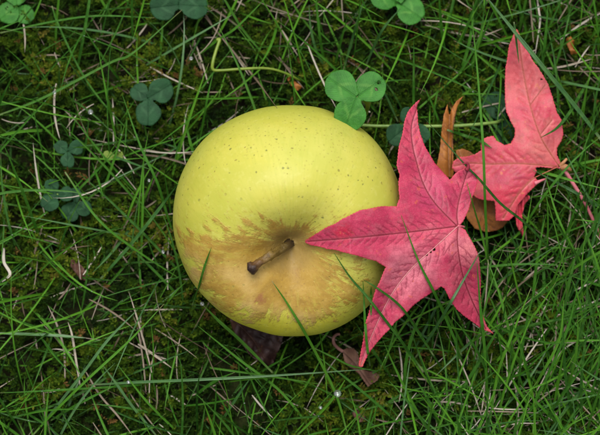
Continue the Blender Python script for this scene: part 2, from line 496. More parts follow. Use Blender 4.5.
M_VEIN2 = mat_plain('brown_vein', (0.30, 0.06, 0.04), (0.42, 0.12, 0.07), 600, 0.5)
M_PETIOLE = mat_plain('pink_petiole', (0.48, 0.09, 0.13), (0.62, 0.20, 0.22), 250, 0.4, 0.45)
M_BUD = mat_plain('brown_husk', (0.20, 0.08, 0.03), (0.42, 0.20, 0.09), 400, 0.6)
M_CLOVER = mat_clover('clover_bright', (0.042, 0.185, 0.022), (0.020, 0.110, 0.012), (0.12, 0.28, 0.050), 0.40)
M_CLOVERD = mat_clover('clover_dark', (0.016, 0.070, 0.024), (0.007, 0.036, 0.012), (0.05, 0.13, 0.055), 0.35, 0.6)
M_CLOVERY = mat_clover('clover_pale', (0.20, 0.27, 0.045), (0.11, 0.19, 0.03), (0.30, 0.34, 0.10), 0.4)
M_CSTEM = mat_plain('green_stalk', (0.12, 0.22, 0.035), (0.21, 0.32, 0.07), 260, 0.4, 0.45, 0.1)
M_YSTEM = mat_plain('yellow_green_stalk', (0.10, 0.18, 0.012), (0.21, 0.28, 0.030), 160, 0.4, 0.45, 0.1)
GST = [(0.0, (0.005, 0.028, 0.002)), (0.25, (0.011, 0.064, 0.003)), (0.5, (0.028, 0.130, 0.005)), (0.72, (0.080, 0.245, 0.010)), (0.86, (0.016, 0.080, 0.014)), (1.0, (0.075, 0.180, 0.060))]
M_GRASS = mat_grass('grass', GST, (0.10, 0.24, 0.035), 0.15)
M_STRAW = mat_attr_ramp('dry_straw', [(0.0, (0.050, 0.030, 0.016)), (0.35, (0.13, 0.092, 0.056)), (0.7, (0.27, 0.225, 0.165)), (1.0, (0.44, 0.40, 0.33))], 0.55, 0.35, 0.05)
M_MOSS = mat_attr_ramp('moss', [(0.0, (0.006, 0.016, 0.002)), (0.3, (0.022, 0.060, 0.003)), (0.6, (0.060, 0.118, 0.005)), (0.85, (0.15, 0.200, 0.012)), (1.0, (0.19, 0.10, 0.03))], 0.7, 0.2, 0.25)


def mat_water():
    s = NT('water')
    p = s.n('ShaderNodeBsdfPrincipled', i_Roughness=0.02, i_IOR=1.333)
    p.inputs['Transmission Weight'].default_value = 1.0
    p.inputs['Base Color'].default_value = (1, 1, 1, 1)
    gl = s.n('ShaderNodeBsdfGlossy'); gl.inputs['Roughness'].default_value = 0.08  # white gloss added to the water so the drops glint brighter
    mx = s.n('ShaderNodeMixShader'); mx.inputs[0].default_value = 0.22
    s.t.links.new(p.outputs[0], mx.inputs[1]); s.t.links.new(gl.outputs[0], mx.inputs[2])
    out = s.n('ShaderNodeOutputMaterial'); s.t.links.new(mx.outputs[0], out.inputs[0])
    return s.m


M_WATER = mat_water()

# ------------------------------------------------------------------ ground
gx = np.concatenate([[-15, -5, -2, -1], np.linspace(-0.6, 0.6, 121), [1, 2, 5, 15]])
X, Y = np.meshgrid(gx, gx)
near = np.clip(1.2 - np.maximum(abs(X), abs(Y)), 0, 1)
Zg = -0.004 * near * vnoise(X * 35 + 9, Y * 35 + 3) - 0.003 * near * vnoise(X * 90, Y * 90)
nn = len(gx)
idx = np.arange(nn * nn).reshape(nn, nn)
gf = np.stack([idx[:-1, :-1].ravel(), idx[:-1, 1:].ravel(), idx[1:, 1:].ravel(), idx[1:, :-1].ravel()], 1)
ground = link('ground', mesh_np('ground', np.stack([X.ravel(), Y.ravel(), Zg.ravel()], 1), gf, M_SOIL))
ground['kind'] = 'structure'

# ------------------------------------------------------------------ apple
R = 0.0448
PROF = [(0, .50), (.06, .505), (.11, .545), (.17, .605), (.26, .675), (.38, .738), (.50, .765), (.62, .745), (.76, .655), (.88, .50), (.965, .28), (1.0, .02), (.985, -.22), (.92, -.45), (.80, -.64), (.62, -.775), (.44, -.815), (.28, -.78), (.14, -.70), (0, -.66)]
prof = catmull(PROF, 90)
prof[:, 0] = np.maximum(prof[:, 0], 0)
APPLE_C = at(286.5, 221.5, 0.0405)
APPLE_ROT = (Matrix.Rotation(rad(4.5), 3, 'Y') @ Matrix.Rotation(rad(32), 3, 'X'))
AM = np.array(APPLE_ROT)
# gentle lobes of the fruit, 16 steps around its axis
LOBE = [1.025, 1.040, 1.050, 1.030, 1.000, 1.006, 1.012, 1.004, 0.998, 0.985, 0.966, 0.970, 1.004, 1.022, 1.030, 1.028]
LOBES = LOBE + LOBE[:1]


def lobe(a):
    u = (a % (2 * math.pi)) / (2 * math.pi) * 16
    i = int(u); f = u - i; f = f * f * (3 - 2 * f)
    return LOBE[i % 16] * (1 - f) + LOBE[(i + 1) % 16] * f


NS = 128
av_, af = [], []
for i, (pr, pz) in enumerate(prof):
    for k in range(NS):
        a = 2 * math.pi * k / NS
        m = 1 + (lobe(a) - 1) * min(1, pr * 1.2)
        top = smooth01(pz, 0.3, 0.75)
        wob = 1 + 0.014 * math.sin(5 * a + 0.6) * abs(pz)
        zz = pz + 0.018 * math.sin(3 * a + 2.0) * top + 0.010 * math.sin(5 * a) * top
        av_.append((R * pr * m * wob * math.cos(a), R * pr * m * wob * math.sin(a), R * zz))
for i in range(len(prof) - 1):
    for k in range(NS):
        k2 = (k + 1) % NS
        af.append((i * NS + k, (i + 1) * NS + k, (i + 1) * NS + k2, i * NS + k2))
av_ = np.array(av_)
apple = thing('apple', 'large yellow apple with brown russet around its stem, lying in the grass', 'apple')
apple.location = APPLE_C
apple.rotation_euler = APPLE_ROT.to_euler()
link('apple_body', mesh_np('apple_body', av_, af, M_APPLE), apple)
APPLE_W = av_ @ AM.T + APPLE_C
APPLE_BVH = BVHTree.FromPolygons(APPLE_W.tolist(), af)
CAMV = Vector(CAM)


def hit_depth(bvh, p):
    d = (Vector(p) - CAMV)
    h = bvh.ray_cast(CAMV, d.normalized())
    return h[3] if h[0] is not None else None


# stem: from the bottom of the bowl, leaning out to the lower left
sb = np.array(project(APPLE_C + AM @ np.array([0, 0, 0.505 * R])))
b0 = APPLE_C + AM @ np.array([0, 0, 0.48 * R])
bz = b0[2]
sp = np.array([b0, at(sb[0] - 2, sb[1] + 0.5, bz + 0.004), at(sb[0] - 10, sb[1] + 5, bz + 0.0085), at(sb[0] - 22, sb[1] + 13, bz + 0.0105), at(sb[0] - 33, sb[1] + 20, bz + 0.0115), at(sb[0] - 40, sb[1] + 25, bz + 0.0118)])
sp = catmull(sp, 26)
u = np.linspace(0, 1, 26)
srad = 0.00165 + 0.0004 * np.exp(-((u) / 0.15) ** 2) + 0.0009 * smooth01(u, 0.78, 0.95) - 0.0005 * smooth01(u, 0.96, 1.0)
v, f, t = tube(sp, srad, 14)
v += (vnoise(v[:, 0] * 700, v[:, 1] * 700 + v[:, 2] * 400) - 0.5)[:, None] * 0.0019 + (vnoise(v[:, 0] * 2200, v[:, 2] * 2200) - 0.5)[:, None] * 0.0004
st = link('stem', mesh_np('stem', (v - APPLE_C) @ AM, f, M_STEM, attrs={'t': t}), apple)

# ------------------------------------------------------------------ leaves


def refine(outline, serr=0.45, per=3.2, step=1.1):
    """densify an outline (px) and cut small teeth into it"""
    P = np.asarray(outline, float)
    out = []
    n = len(P); acc = 0.0
    for i in range(n):
        a, b = P[i], P[(i + 1) % n]
        L = np.linalg.norm(b - a); k = max(1, int(round(L / step)))
        nrm = np.array([(b - a)[1], -(b - a)[0]]) / (L + 1e-9)
        for j in range(k):
            q = a + (b - a) * j / k
            ph = (acc + L * j / k) / per
            saw = (ph % 1.0) - 0.5
            out.append(q + nrm * (saw * serr + (vnoise(ph * 0.37, 3.3) - 0.5) * serr * 1.6))
        acc += L
    return np.array(out)


def seg_dist(px, py, lines):
    best = np.full(px.shape, 99.0)
    for L in lines:
        L = np.asarray(L, float)
        for a, b in zip(L[:-1], L[1:]):
            d = b - a; l2 = d @ d + 1e-9
            t = np.clip(((px - a[0]) * d[0] + (py - a[1]) * d[1]) / l2, 0, 1)
            best = np.minimum(best, np.hypot(px - a[0] - t * d[0], py - a[1] - t * d[1]))
    return best


def side_veins(mains, gap=8.0, length=20.0, ang=52):
    out = []
    for mv in mains:
        L = catmull(mv, 60)
        s = np.concatenate([[0], np.cumsum(np.linalg.norm(np.diff(L, axis=0), axis=1))])
        tot = s[-1]; x = gap * 1.6; side = 1
        while x < tot * 0.95:
            i = min(int(np.searchsorted(s, x)), len(L) - 2)
            d = L[i + 1] - L[i]; d = d / (np.linalg.norm(d) + 1e-9)
            a = rad(ang) * side
            e = np.array([d[0] * math.cos(a) - d[1] * math.sin(a), d[0] * math.sin(a) + d[1] * math.cos(a)])
            ln = length * (1 - 0.6 * x / tot) * random.uniform(.75, 1.1)
            p0 = L[i]; p1 = p0 + e * ln * 0.5; p2 = p1 + (e * 0.75 + d * 0.5) * ln * 0.5
            out.append(catmull([p0, p1, p2], 6))
            q = p1; f2 = e * math.cos(rad(-45 * side)) + np.array([-e[1], e[0]]) * math.sin(rad(-45 * side))
            out.append([q, q + f2 * ln * 0.28])
            side = -side; x += gap * random.uniform(.4, .75)
    return out


def leaf_points(outline, step=1.3, serr=0.45, holes=()):
    O = refine(outline, serr, step=min(1.1, step))
    x0, y0 = O.min(0); x1, y1 = O.max(0)
    pts = []
    yy = np.arange(y0, y1, step * 0.866)
    for r, y in enumerate(yy):
        xs = np.arange(x0 + (r % 2) * step * 0.5, x1, step)
        pts.append(np.stack([xs, np.full_like(xs, y)], 1))
    P = np.vstack(pts)
    ins = in_poly(O, P[:, 0], P[:, 1])
    P = P[ins]
    ed = seg_dist(P[:, 0], P[:, 1], [np.vstack([O, O[:1]])])
    P = P[ed > step * 0.45] + rng.normal(0, step * 0.06, (int((ed > step * 0.45).sum()), 2))
    A = np.vstack([O, P])
    res = delaunay_2d_cdt([Vector(a) for a in A], [], [list(range(len(O)))], 1, 1e-5)
    V = np.array([tuple(q) for q in res[0]]); F = np.array([tuple(q) for q in res[2]])
    c = V[F].mean(1)
    for (hx, hy, hr) in holes:
        keep = np.hypot(c[:, 0] - hx, c[:, 1] - hy) > hr * (0.8 + 0.4 * vnoise(c[:, 0] * 1.3, c[:, 1] * 1.3))
        F = F[keep]; c = c[keep]
    return V, F, O


def leaf_mesh(name, outline, zfun, mat, mains=(), step=1.3, serr=0.45, holes=(), clamp=None, gap=0.0011, thick=0.00028, bulge=0.00015, fold=0.00006, uv=None, sv=(8.0, 20.0)):
    V, F, O = leaf_points(outline, step, serr, holes)
    x, y = V[:, 0], V[:, 1]
    vm = seg_dist(x, y, [catmull(m, 24) for m in mains]) if mains else np.full(len(V), 99.0)
    sl_ = side_veins(mains, *sv) if mains else []
    ve = seg_dist(x, y, sl_) if sl_ else np.full(len(V), 99.0)
    ed = seg_dist(x, y, [np.vstack([O, O[:1]])])
    z = zfun(x, y) + bulge * np.clip(np.minimum(vm / 5.0, ve / 2.5), 0, 1) + bulge * 0.5 * (vnoise(x * .35, y * .35) - .5)
    z = z + fold * np.minimum(vm, 16) - fold * 0.35 * np.maximum(0, 8 - ed) * (vm < 90) * vnoise(x / 14.0, y / 14.0)
    if not mains: z = z - fold * 16
    W = at(x, y, z)
    if clamp:
        # rest on what lies beneath, keeping the sheet smooth
        dvec = W - CAM; dep = np.linalg.norm(dvec, axis=1); dirn = dvec / dep[:, None]
        lim = np.full(len(V), 9.0)
        for b in clamp:
            for i in range(len(V)):
                h = b.ray_cast(CAMV, Vector(dirn[i]))
                if h[0] is not None: lim[i] = min(lim[i], h[3] - gap)
        base = dep.copy()
        dep = np.minimum(dep, lim)
        e = np.vstack([F[:, [0, 1]], F[:, [1, 2]], F[:, [2, 0]]])
        off = dep - base
        lim2 = lim - base
        for it in range(40):
            acc = np.zeros(len(V)); cnt = np.zeros(len(V))
            np.add.at(acc, e[:, 0], off[e[:, 1]]); np.add.at(cnt, e[:, 0], 1)
            np.add.at(acc, e[:, 1], off[e[:, 0]]); np.add.at(cnt, e[:, 1], 1)
            off = np.minimum(0.3 * off + 0.7 * acc / np.maximum(cnt, 1), lim2)
        W = CAM + dirn * (base + off)[:, None]
    attrs = {'veinm': vm, 'veins': ve, 'edge': ed, 'pxy': np.stack([x / 100, y / 100, 0 * x], 1)}
    if uv is not None:
        (bx, by), (tx, ty), hw = uv
        d = np.array([tx - bx, ty - by]); L = np.linalg.norm(d); d = d / L
        attrs['uv2'] = np.stack([((x - bx) * d[0] + (y - by) * d[1]) / L, (-(x - bx) * d[1] + (y - by) * d[0]) / hw, 0 * x], 1)
    F = F[:, ::-1] if np.cross(W[F[0, 1]] - W[F[0, 0]], W[F[0, 2]] - W[F[0, 0]])[2] < 0 else F
    me = mesh_np(name, W, np.ascontiguousarray(F), mat, attrs=attrs)
    return me, V, W, F


def solid(o, th, off=-1):
    m = o.modifiers.new('thickness', 'SOLIDIFY'); m.thickness = th; m.offset = off
    return o


MAIN_OUT = [(304, 241), (314, 235), (325, 228), (337, 222.5), (347, 217), (361, 210), (376, 207), (388.5, 206), (397, 206.5), (399.5, 198), (398.4, 190), (398, 182), (399.5, 175), (397, 166), (398, 154), (399, 145), (402, 136), (404, 124.5), (407.6, 113), (412, 106), (416, 102), (421, 98.5), (419, 103), (417, 108), (417, 115), (418, 124.5), (420, 134), (424, 143), (429, 153), (435, 163.6), (442, 171.6), (450, 179.4), (453.6, 175), (459, 171), (465, 168), (470, 167.5), (476, 173), (478, 181), (476, 190), (472, 199), (469, 208), (465.5, 216), (462.5, 222.5), (459, 226), (461, 227.3), (465.5, 230), (470, 238), (475, 246), (478.5, 254), (479.6, 263), (481, 281), (481, 297.5), (482.4, 313.6), (487.5, 327), (494, 334), (485, 330), (479, 327), (472, 321.6), (464, 316), (457, 310), (451, 301), (444.5, 289), (441, 286.7), (432, 292), (421.5, 299), (412, 307), (406.6, 313), (395, 322.5), (386, 333), (378, 342), (370, 352), (365, 360.5), (362.5, 367), (359, 366), (359.5, 358), (362, 346.7), (364, 335), (366.4, 321), (370, 307.6), (374.5, 294), (380, 282), (386, 267), (376, 261.6), (362, 257), (350.6, 253.6), (334.5, 250), (318, 246.7), (307, 243.5)]
J1 = (458, 226)
MV = {'left': [J1, (430, 229.5), (400, 233), (350, 238), (305, 241.5)],
      'top': [J1, (454, 223), (434.5, 202.5), (423, 183), (416, 160), (412.5, 145), (411.5, 125), (420, 100)],
      'up': [J1, (457, 212), (461, 192), (468, 169)],
      'down': [J1, (435, 247), (410, 270), (390, 297), (372, 335), (361, 365)],
      'right': [J1, (457.5, 243), (462, 272), (471, 298), (486, 329)]}


def z_main(x, y):
    z = 0.0735 - 0.000165 * np.maximum(0, x - 350) - 0.00022 * np.maximum(0, 350 - x) - 0.00015 * np.maximum(0, y - 255) - 0.00010 * np.maximum(0, 200 - y)
    z = z + 0.00010 * np.maximum(0, 130 - y)                                   # raised tip
    z = z + 0.0030 * np.sin((x + y) / 26.0) * smooth01(x, 395, 440) * 0.5
    z = z - 0.00016 * np.maximum(0, x - 452) * smooth01(y, 240, 290)             # lower right lobe sinks into the grass
    z = z + 0.0035 * smooth01(y, 182, 168) * smooth01(x, 448, 466)              # curled little lobe
    return z


main = thing('maple_leaf', 'crimson pink five-lobed maple leaf leaning on the right side of the apple', 'leaf', 'fallen autumn leaves')
me, V1, W1, F1 = leaf_mesh('leaf_blade', MAIN_OUT, z_main, M_MAIN, list(MV.values()), step=1.15, fold=0.00012, serr=0.8, holes=[(434, 249.3, 1.7), (431, 252, 0.9), (427, 255, 0.8)], clamp=[APPLE_BVH], gap=0.0013)
main_b = solid(link('leaf_blade', me, main), 0.00028)
LEAF1_BVH = BVHTree.FromPolygons(W1.tolist(), F1.tolist())


def on_sheet(bvh, pts2, lift, zdef):
    out = []
    prev = None
    for p in pts2:
        d = Vector(rays(p[0], p[1])).normalized()
        h = bvh.ray_cast(CAMV, d)
        if h[0] is None:
            continue
        out.append(np.array(h[0]) - np.array(d) * lift)
    return np.array(out)


def vein_part(name, line, bvh, mat, parent, r0, r1, lift=0.00004):
    L = catmull(line, 60)
    w_ = on_sheet(bvh, L, lift, 0)
    if len(w_) < 4: return
    v, f, t = tube(w_, np.linspace(r0, r1, len(w_)), 6)
    link(name, mesh_np(name, v, f, mat, attrs={'t': t}), parent)


for key, ln in MV.items():
    vein_part('vein', ln, LEAF1_BVH, M_VEINPALE if key == 'down' else M_VEIN, main_b, 0.00020, 0.00008)
# short broken-off leaf stalk under the base
pt = catmull([at(457.5, 226, z_main(458, 226)), at(460.5, 226.2, z_main(458, 226) - 0.0008), at(464, 227, z_main(458, 226) - 0.004)], 8)
v, f, t = tube(pt, 0.0005, 8)
link('petiole', mesh_np('petiole', v, f, M_PETIOLE), main)
# curled tip of the small upper lobe
cp = catmull([(466.5, 170), (468.3, 166.8), (467.3, 163.6), (464.6, 163.4), (463.2, 165.0)], 22)
cz = np.linspace(z_main(467, 169) + 0.001, z_main(467, 169) + 0.0035, 22)
v, f, t = tube(at(cp[:, 0], cp[:, 1], cz), np.linspace(0.0009, 0.0002, 22), 8)
link('curled_tip', mesh_np('curled_tip', v, f, M_VEIN), main)

# --- second leaf
SEC_OUT = [(517.6, 29), (521, 37), (527, 50), (535, 64), (542, 74), (548.6, 85.5), (553, 98), (556.7, 112), (561, 119), (564, 134.5), (562, 141), (557.5, 148), (557, 155), (560, 162), (559, 168), (551.7, 168.6), (541, 167.2), (535.6, 167.6), (537, 172), (534, 177), (539, 182), (533, 188.5), (527, 195), (519, 204), (513.6, 216), (509, 220.5), (496, 220.5), (495, 209), (494.5, 201), (484, 200), (475.6, 197.5), (470, 190), (462, 180), (455, 173), (452, 168), (454, 161), (461, 156.5), (468, 156), (474.5, 154), (481, 150), (480.5, 141), (486.7, 137.5), (493.6, 136), (497, 141), (505, 145), (511, 143), (514, 137.5), (514.7, 129.4), (511, 122.5), (506.5, 112), (505, 100), (505, 84), (505.6, 68), (507, 59), (509.5, 45), (513, 37), (515.3, 30)]
J2 = (559.5, 166.5)
SV = [[J2, (549, 151), (540, 135), (530, 105), (523, 70), (517.5, 32)], [J2, (520, 163.5), (490, 164), (470, 163), (454, 166)], [J2, (538, 175), (520, 192), (503, 218)], [(540, 135), (552, 120)], [(530, 105), (545, 85)]]


def z_sec(x, y):
    z = 0.0270 + 0.00004 * (150 - y) + 0.0016 * np.sin(x / 13.0 + y / 31.0)
    z = z - 0.00012 * np.maximum(0, y - 190) + 0.0020 * smooth01(x, 478, 458) * smooth01(y, 185, 165) - 0.0028 * smooth01(x, 485, 462) * smooth01(y, 168, 182)
    z = z + 0.0010 * np.cos((y - 30) / 18.0) * smooth01(y, 130, 90)
    return z


sec = thing('maple_leaf', 'coral red maple leaf with long upright lobe and pink stalk, at upper right', 'leaf', 'fallen autumn leaves')
me, V2, W2, F2 = leaf_mesh('leaf_blade', SEC_OUT, z_sec, M_SECOND, SV, step=1.25, serr=0.8, holes=[(541.5, 79.5, 1.0)], bulge=0.0003)
sec_b = solid(link('leaf_blade', me, sec), 0.00028)
LEAF2_BVH = BVHTree.FromPolygons(W2.tolist(), F2.tolist())
for ln in SV[:3]:
    vein_part('vein', ln, LEAF2_BVH, M_VEIN2, sec_b, 0.00019, 0.00008)
FOLD = [(527, 194.5), (530, 197), (525, 205), (521.5, 214), (522, 225), (523.5, 238), (519.5, 231), (516, 222), (514, 215.5), (518.5, 204.5)]
me, _, _, _ = leaf_mesh('folded_lobe', FOLD, lambda x, y: 0.0232 - 0.00016 * (y - 195) + 0.0012 * np.sin(x), M_SECOND, [], step=1.4, serr=0.4)
fo = solid(link('folded_lobe', me, sec), 0.00028)
fo['label'] = 'bright red lobe folded down below the leaf'
zz = float(z_sec(559.5, 166.5))
ps = catmull([at(559.5, 166.5, zz), at(565, 171, zz - .001), at(573, 183.5, zz - .003), at(585, 203, zz - .006), at(594, 222, zz - .010), at(602, 241, zz - .0145)], 24)
v, f, t = tube(ps, np.linspace(0.00085, 0.00062, 24) * (1 + 0.05 * np.sin(np.arange(24) * 0.7)), 10)
link('petiole', mesh_np('petiole', v, f, M_PETIOLE), sec)
ps = catmull([at(560, 166, zz), at(563, 163, zz + .001), at(567, 158.5, zz + .0016)], 8)
v, f, t = tube(ps, np.linspace(0.0009, 0.0005, 8), 8)
link('petiole_stub', mesh_np('petiole_stub', v, f, M_BUD), sec)
ps = catmull([at(560, 168, zz), at(566, 167.5, zz + .0005), at(571.5, 170.5, zz)], 8)
v, f, t = tube(ps, np.array([.0006, .0011, .0014, .0015, .0013, .001, .0007, .0003]), 8)
link('bud_scale', mesh_np('bud_scale', v, f, M_BUD), sec)
ps = catmull([at(534.5, 183.5, z_sec(534, 183) + .0003), at(540, 181, z_sec(540, 181)), at(546.5, 178.5, z_sec(546, 178) - .001)], 8)
v, f, t = tube(ps, np.linspace(0.0009, 0.00025, 8), 8)
link('rolled_edge', mesh_np('rolled_edge', v, f, M_PETIOLE), sec)

# --- rust-orange folded leaf
OR_OUT = [(463.7, 96), (460.5, 101.5), (457.5, 107), (455, 117), (453.5, 128), (452.5, 140), (453, 158), (454, 168), (453, 178), (447, 177), (441, 173), (436.6, 166), (438.5, 157), (439.8, 149), (442, 128), (444, 114), (447.6, 104.5), (448.6, 111), (449.5, 115), (451.5, 109), (457, 101)]
ORV = [[(449.8, 178), (448.5, 150), (449.6, 116)], [(451, 170), (454, 120), (463, 97)]]
orange = thing('folded_leaf', 'narrow rust orange dry leaf, folded and upright between the two red leaves', 'leaf', 'fallen autumn leaves')
me, _, WO, FO = leaf_mesh('leaf_blade', OR_OUT, lambda x, y: 0.0205 + 0.00011 * (180 - y) - 0.0013 * np.exp(-((x - 449.4) / 2.2) ** 2) + 0.0006 * np.sin(y / 6.0), M_ORANGE, ORV, step=1.0, serr=0.35, bulge=0.0003)
orange_b = solid(link('leaf_blade', me, orange), 0.00028)
ORANGE_BVH = BVHTree.FromPolygons(WO.tolist(), FO.tolist())
vein_part('vein', ORV[0], ORANGE_BVH, M_BUD, orange_b, 0.0002, 0.0001)

# --- brown leaf under the coral one
BR_OUT = [(456, 150), (463, 148.5), (470, 151.5), (480, 160), (492, 178), (500, 195), (507, 212), (508, 221), (503, 227), (497, 230.5), (486, 232.5), (475, 229), (467.5, 219), (464, 205), (462, 190), (457, 170)]
brown = thing('brown_leaf', 'orange brown dead leaf tucked beneath the coral red leaf', 'leaf', 'fallen autumn leaves')
BRV = [[(459, 150), (472, 185), (490, 231)]]
me, _, WB, FB = leaf_mesh('leaf_blade', BR_OUT, lambda x, y: 0.0165 + 0.0015 * np.sin(x / 7.0) - 0.00005 * (y - 150) - 0.002 * smooth01(y, 215, 232), M_BROWN, BRV, step=1.5, serr=0.5)
brown_b = solid(link('leaf_blade', me, brown), 0.00028)
vein_part('vein', BRV[0], BVHTree.FromPolygons(WB.tolist(), FB.tolist()), M_BUD, brown_b, 0.0002, 0.0001)

# --- dark purple-brown leaf under the apple
PU_OUT = [(228, 312), (240, 306), (262, 312), (284, 322), (284, 334), (281.5, 343), (277, 354), (274, 361), (270.5, 367), (264, 363), (257, 361), (251, 356), (244, 347), (238, 338), (232, 329)]
PUV = [[(232, 318), (252, 338), (270, 366)], [(245, 331), (262, 330), (282, 336)]]
purple = thing('dead_leaf', 'dark purplish brown rotten leaf sticking out under the bottom of the apple', 'leaf', 'fallen autumn leaves')
me, _, WP, FP = leaf_mesh('leaf_blade', PU_OUT, lambda x, y: 0.0120 - 0.00013 * (y - 335) + 0.0055 * (vnoise(x / 12.0, y / 12.0) - .5) + 0.0012 * np.sin(x / 3.2 + y / 7), M_PURPLE, PUV, step=1.3, serr=0.9, bulge=0.0007)
purple_b = solid(link('leaf_blade', me, purple), 0.00030)
vein_part('vein', PUV[0], BVHTree.FromPolygons(WP.tolist(), FP.tolist()), mat_plain('dead_vein', (0.05, 0.02, 0.015), (0.09, 0.04, 0.025)), purple_b, 0.0003, 0.00012)

# --- small withered leaf
TA_OUT = [(342, 350), (347, 347.5), (354, 348), (358, 354), (360, 362), (363, 369), (371, 372), (380, 374.5), (377, 380), (372, 384), (368, 387.5), (363, 380), (359, 374), (352, 369), (346, 364), (343, 357)]
TAV = [[(342, 351), (356, 365), (370, 385)]]
tan_ = thing('withered_leaf', 'small brown withered leaf with hooked stalk below the crimson leaf tip', 'leaf', 'fallen autumn leaves')
me, _, WT, FT = leaf_mesh('leaf_blade', TA_OUT, lambda x, y: 0.0150 - 0.0020 * np.abs((x - 342) * 0.78 - (y - 351) * 0.62) / 6.0 + 0.001 * np.sin(x / 3.0), M_TAN, TAV, step=1.1, serr=0.8, bulge=0.0005)
solid(link('leaf_blade', me, tan_), 0.00028)
ps = catmull([at(343, 351.5, .0152), at(338, 348, .0155), at(334, 343.5, .0155), at(333.5, 338, .016), at(336.5, 334.5, .0165), at(340, 334.2, .0165)], 20)
v, f, t = tube(ps, np.linspace(.00075, .00055, 20), 8)
link('petiole', mesh_np('petiole', v, f, M_TAN if False else mat_plain('withered_stalk', (0.12, 0.05, 0.04), (0.24, 0.11, 0.09))), tan_)

FRAG = [('reddish brown leaf scrap in the moss at the left, below the clover pair', [(72, 259), (77, 257), (79, 263), (83, 268), (87, 274), (86, 281), (81, 280), (76, 273), (71, 266)], .009, M_TAN),
        ('small orange leaf scrap among the straws at upper right', [(566, 38), (571, 36), (575, 41), (573, 48), (577, 54), (571, 55), (568, 47)], .012, M_ORANGE),
        ('tiny rusty leaf scrap above the apple by the reddish straw', [(287, 78), (291, 76), (296, 82), (302, 87), (298, 91), (291, 86)], .010, M_ORANGE),
        ('pale brown leaf scrap in the moss below the bright dew drop', [(352, 412), (357, 409), (364, 413), (366, 420), (360, 422), (354, 419)], .009, M_TAN)]
for lab, out, z, m in FRAG:
    me, _, _, _ = leaf_mesh('leaf_scrap', out, lambda x, y, z=z: z + 0.004 * (vnoise(x / 5.0, y / 5.0) - .5), m, [], step=1.2, serr=0.8)
    tag(solid(link('leaf_scrap', me), 0.0003), lab, 'leaf scrap', 'small leaf scraps')

# ------------------------------------------------------------------ clovers
LEAFLET_DISCS = []          # (x, y, r, z) used to keep stray grass off the leaflets


def leaflet_outline(j, c, r, notch=0.06, squash=1.0):
    """rounded leaflet from joint j around centre c, slightly narrower at the joint"""
    j = np.array(j, float); c = np.array(c, float)
    d = c - j; L = np.linalg.norm(d) + 1e-9; d /= L
    nrm = np.array([-d[1], d[0]])
    out = []
    n = 40
    for k in range(n):
        a = 2 * math.pi * k / n
        u_ = math.cos(a); v_ = math.sin(a)
        rr = r * (1 - notch * math.exp(-(min(a, 2 * math.pi - a) / 0.28) ** 2) + 0.02 * math.sin(5 * a + c[0]) + 0.035 * math.sin(3 * a + c[1]) * (r < 14))
        lon = rr * u_
        lat = rr * v_ * squash * (1 - 0.04 * max(0, -u_) ** 2)
        if u_ < -0.93: lon = -max(L, rr * 0.9) * (0.98)
        out.append(tuple(c + d * lon + nrm * lat))
    return out


def clover(label, j, leaflets, z, mat, foot, smat=None, holes=(), tilt=0.00010, step=1.3):
    t_ = thing('clover_leaf', label, 'clover', 'clover leaves in the lawn')
    for i, lf in enumerate(leaflets):
        (cx, cy, r) = lf[:3]; dz = lf[3] if len(lf) > 3 else 0.0
        O = leaflet_outline(j, (cx, cy), r, 0.05)
        d = np.array([cx - j[0], cy - j[1]], float); L = np.linalg.norm(d); d = d / L
        tip = (cx + d[0] * r, cy + d[1] * r)
        gx_, gy_ = random.uniform(-1, 1) * tilt, random.uniform(-1, 1) * tilt

        def zf(x, y, d=d, gx_=gx_, gy_=gy_, r=r, cx=cx, cy=cy, dz=dz):
            lat = np.abs(-(x - j[0]) * d[1] + (y - j[1]) * d[0])
            lon = (x - j[0]) * d[0] + (y - j[1]) * d[1]
            return z + dz + 0.00009 * lat - 0.000004 * lat ** 2 + 0.00006 * lon - 0.0000022 * lon ** 2 + gx_ * (x - cx) + gy_ * (y - cy)
        hs_ = [h for h in holes if math.hypot(h[0] - cx, h[1] - cy) < r]
        me, _, _, _ = leaf_mesh('leaflet', O, zf, mat, [], step=step, serr=0.25 if z > 0.05 else 0.6, holes=hs_, bulge=0.0002, uv=(j, tip, r))
        solid(link('leaflet', me, t_), 0.00022)
        LEAFLET_DISCS.append((cx, cy, r, z + dz))
    ps = catmull([at(j[0], j[1], z - 0.0001), at(j[0] + (foot[0] - j[0]) * .35, j[1] + (foot[1] - j[1]) * .25, z * 0.72), at(foot[0], foot[1], 0.001)], 14)
    v, f, t = tube(ps, np.linspace(.00045, .0007, 14), 7)
    link('petiole', mesh_np('petiole', v, f, smat or M_CSTEM), t_)
    return t_


clover('bright green three-part clover leaf overlapping the top edge of the apple', (356.5, 97), [(340.5, 86, 16.2), (371, 87, 15.4), (350, 115, 16.3)], 0.0610, M_CLOVER, (366, 106), M_CSTEM, holes=[(379, 82.5, 1.8), (376.2, 89.3, 1.7)], step=1.0)
clover('small dark clover leaf half hidden behind the tip of the crimson leaf', (408, 126), [(397, 135, 11.5), (419, 135, 11, 0.001), (409, 116, 9)], 0.0240, M_CLOVERD, (412, 128))
clover('dark blue-green three-part clover leaf alone to the upper left of the apple', (148, 98.5), [(161.5, 90.5, 12.5), (139.5, 92, 9.2), (148, 113.5, 12.8)], 0.0175, M_CLOVERD, (150, 104))
clover('small dark clover leaf at left, above the other left-hand clover pair', (67.5, 152), [(61, 147, 7), (76.5, 147.5, 7.5), (67.5, 160.5, 7.2)], 0.0130, M_CLOVERD, (70, 156))
clover('dewy dark clover leaf near the left edge, left one of the lower pair', (57.5, 194.5), [(49.5, 202, 9.2), (52, 185.5, 7.2), (66, 194, 7.6)], 0.0150, M_CLOVERD, (60, 197))
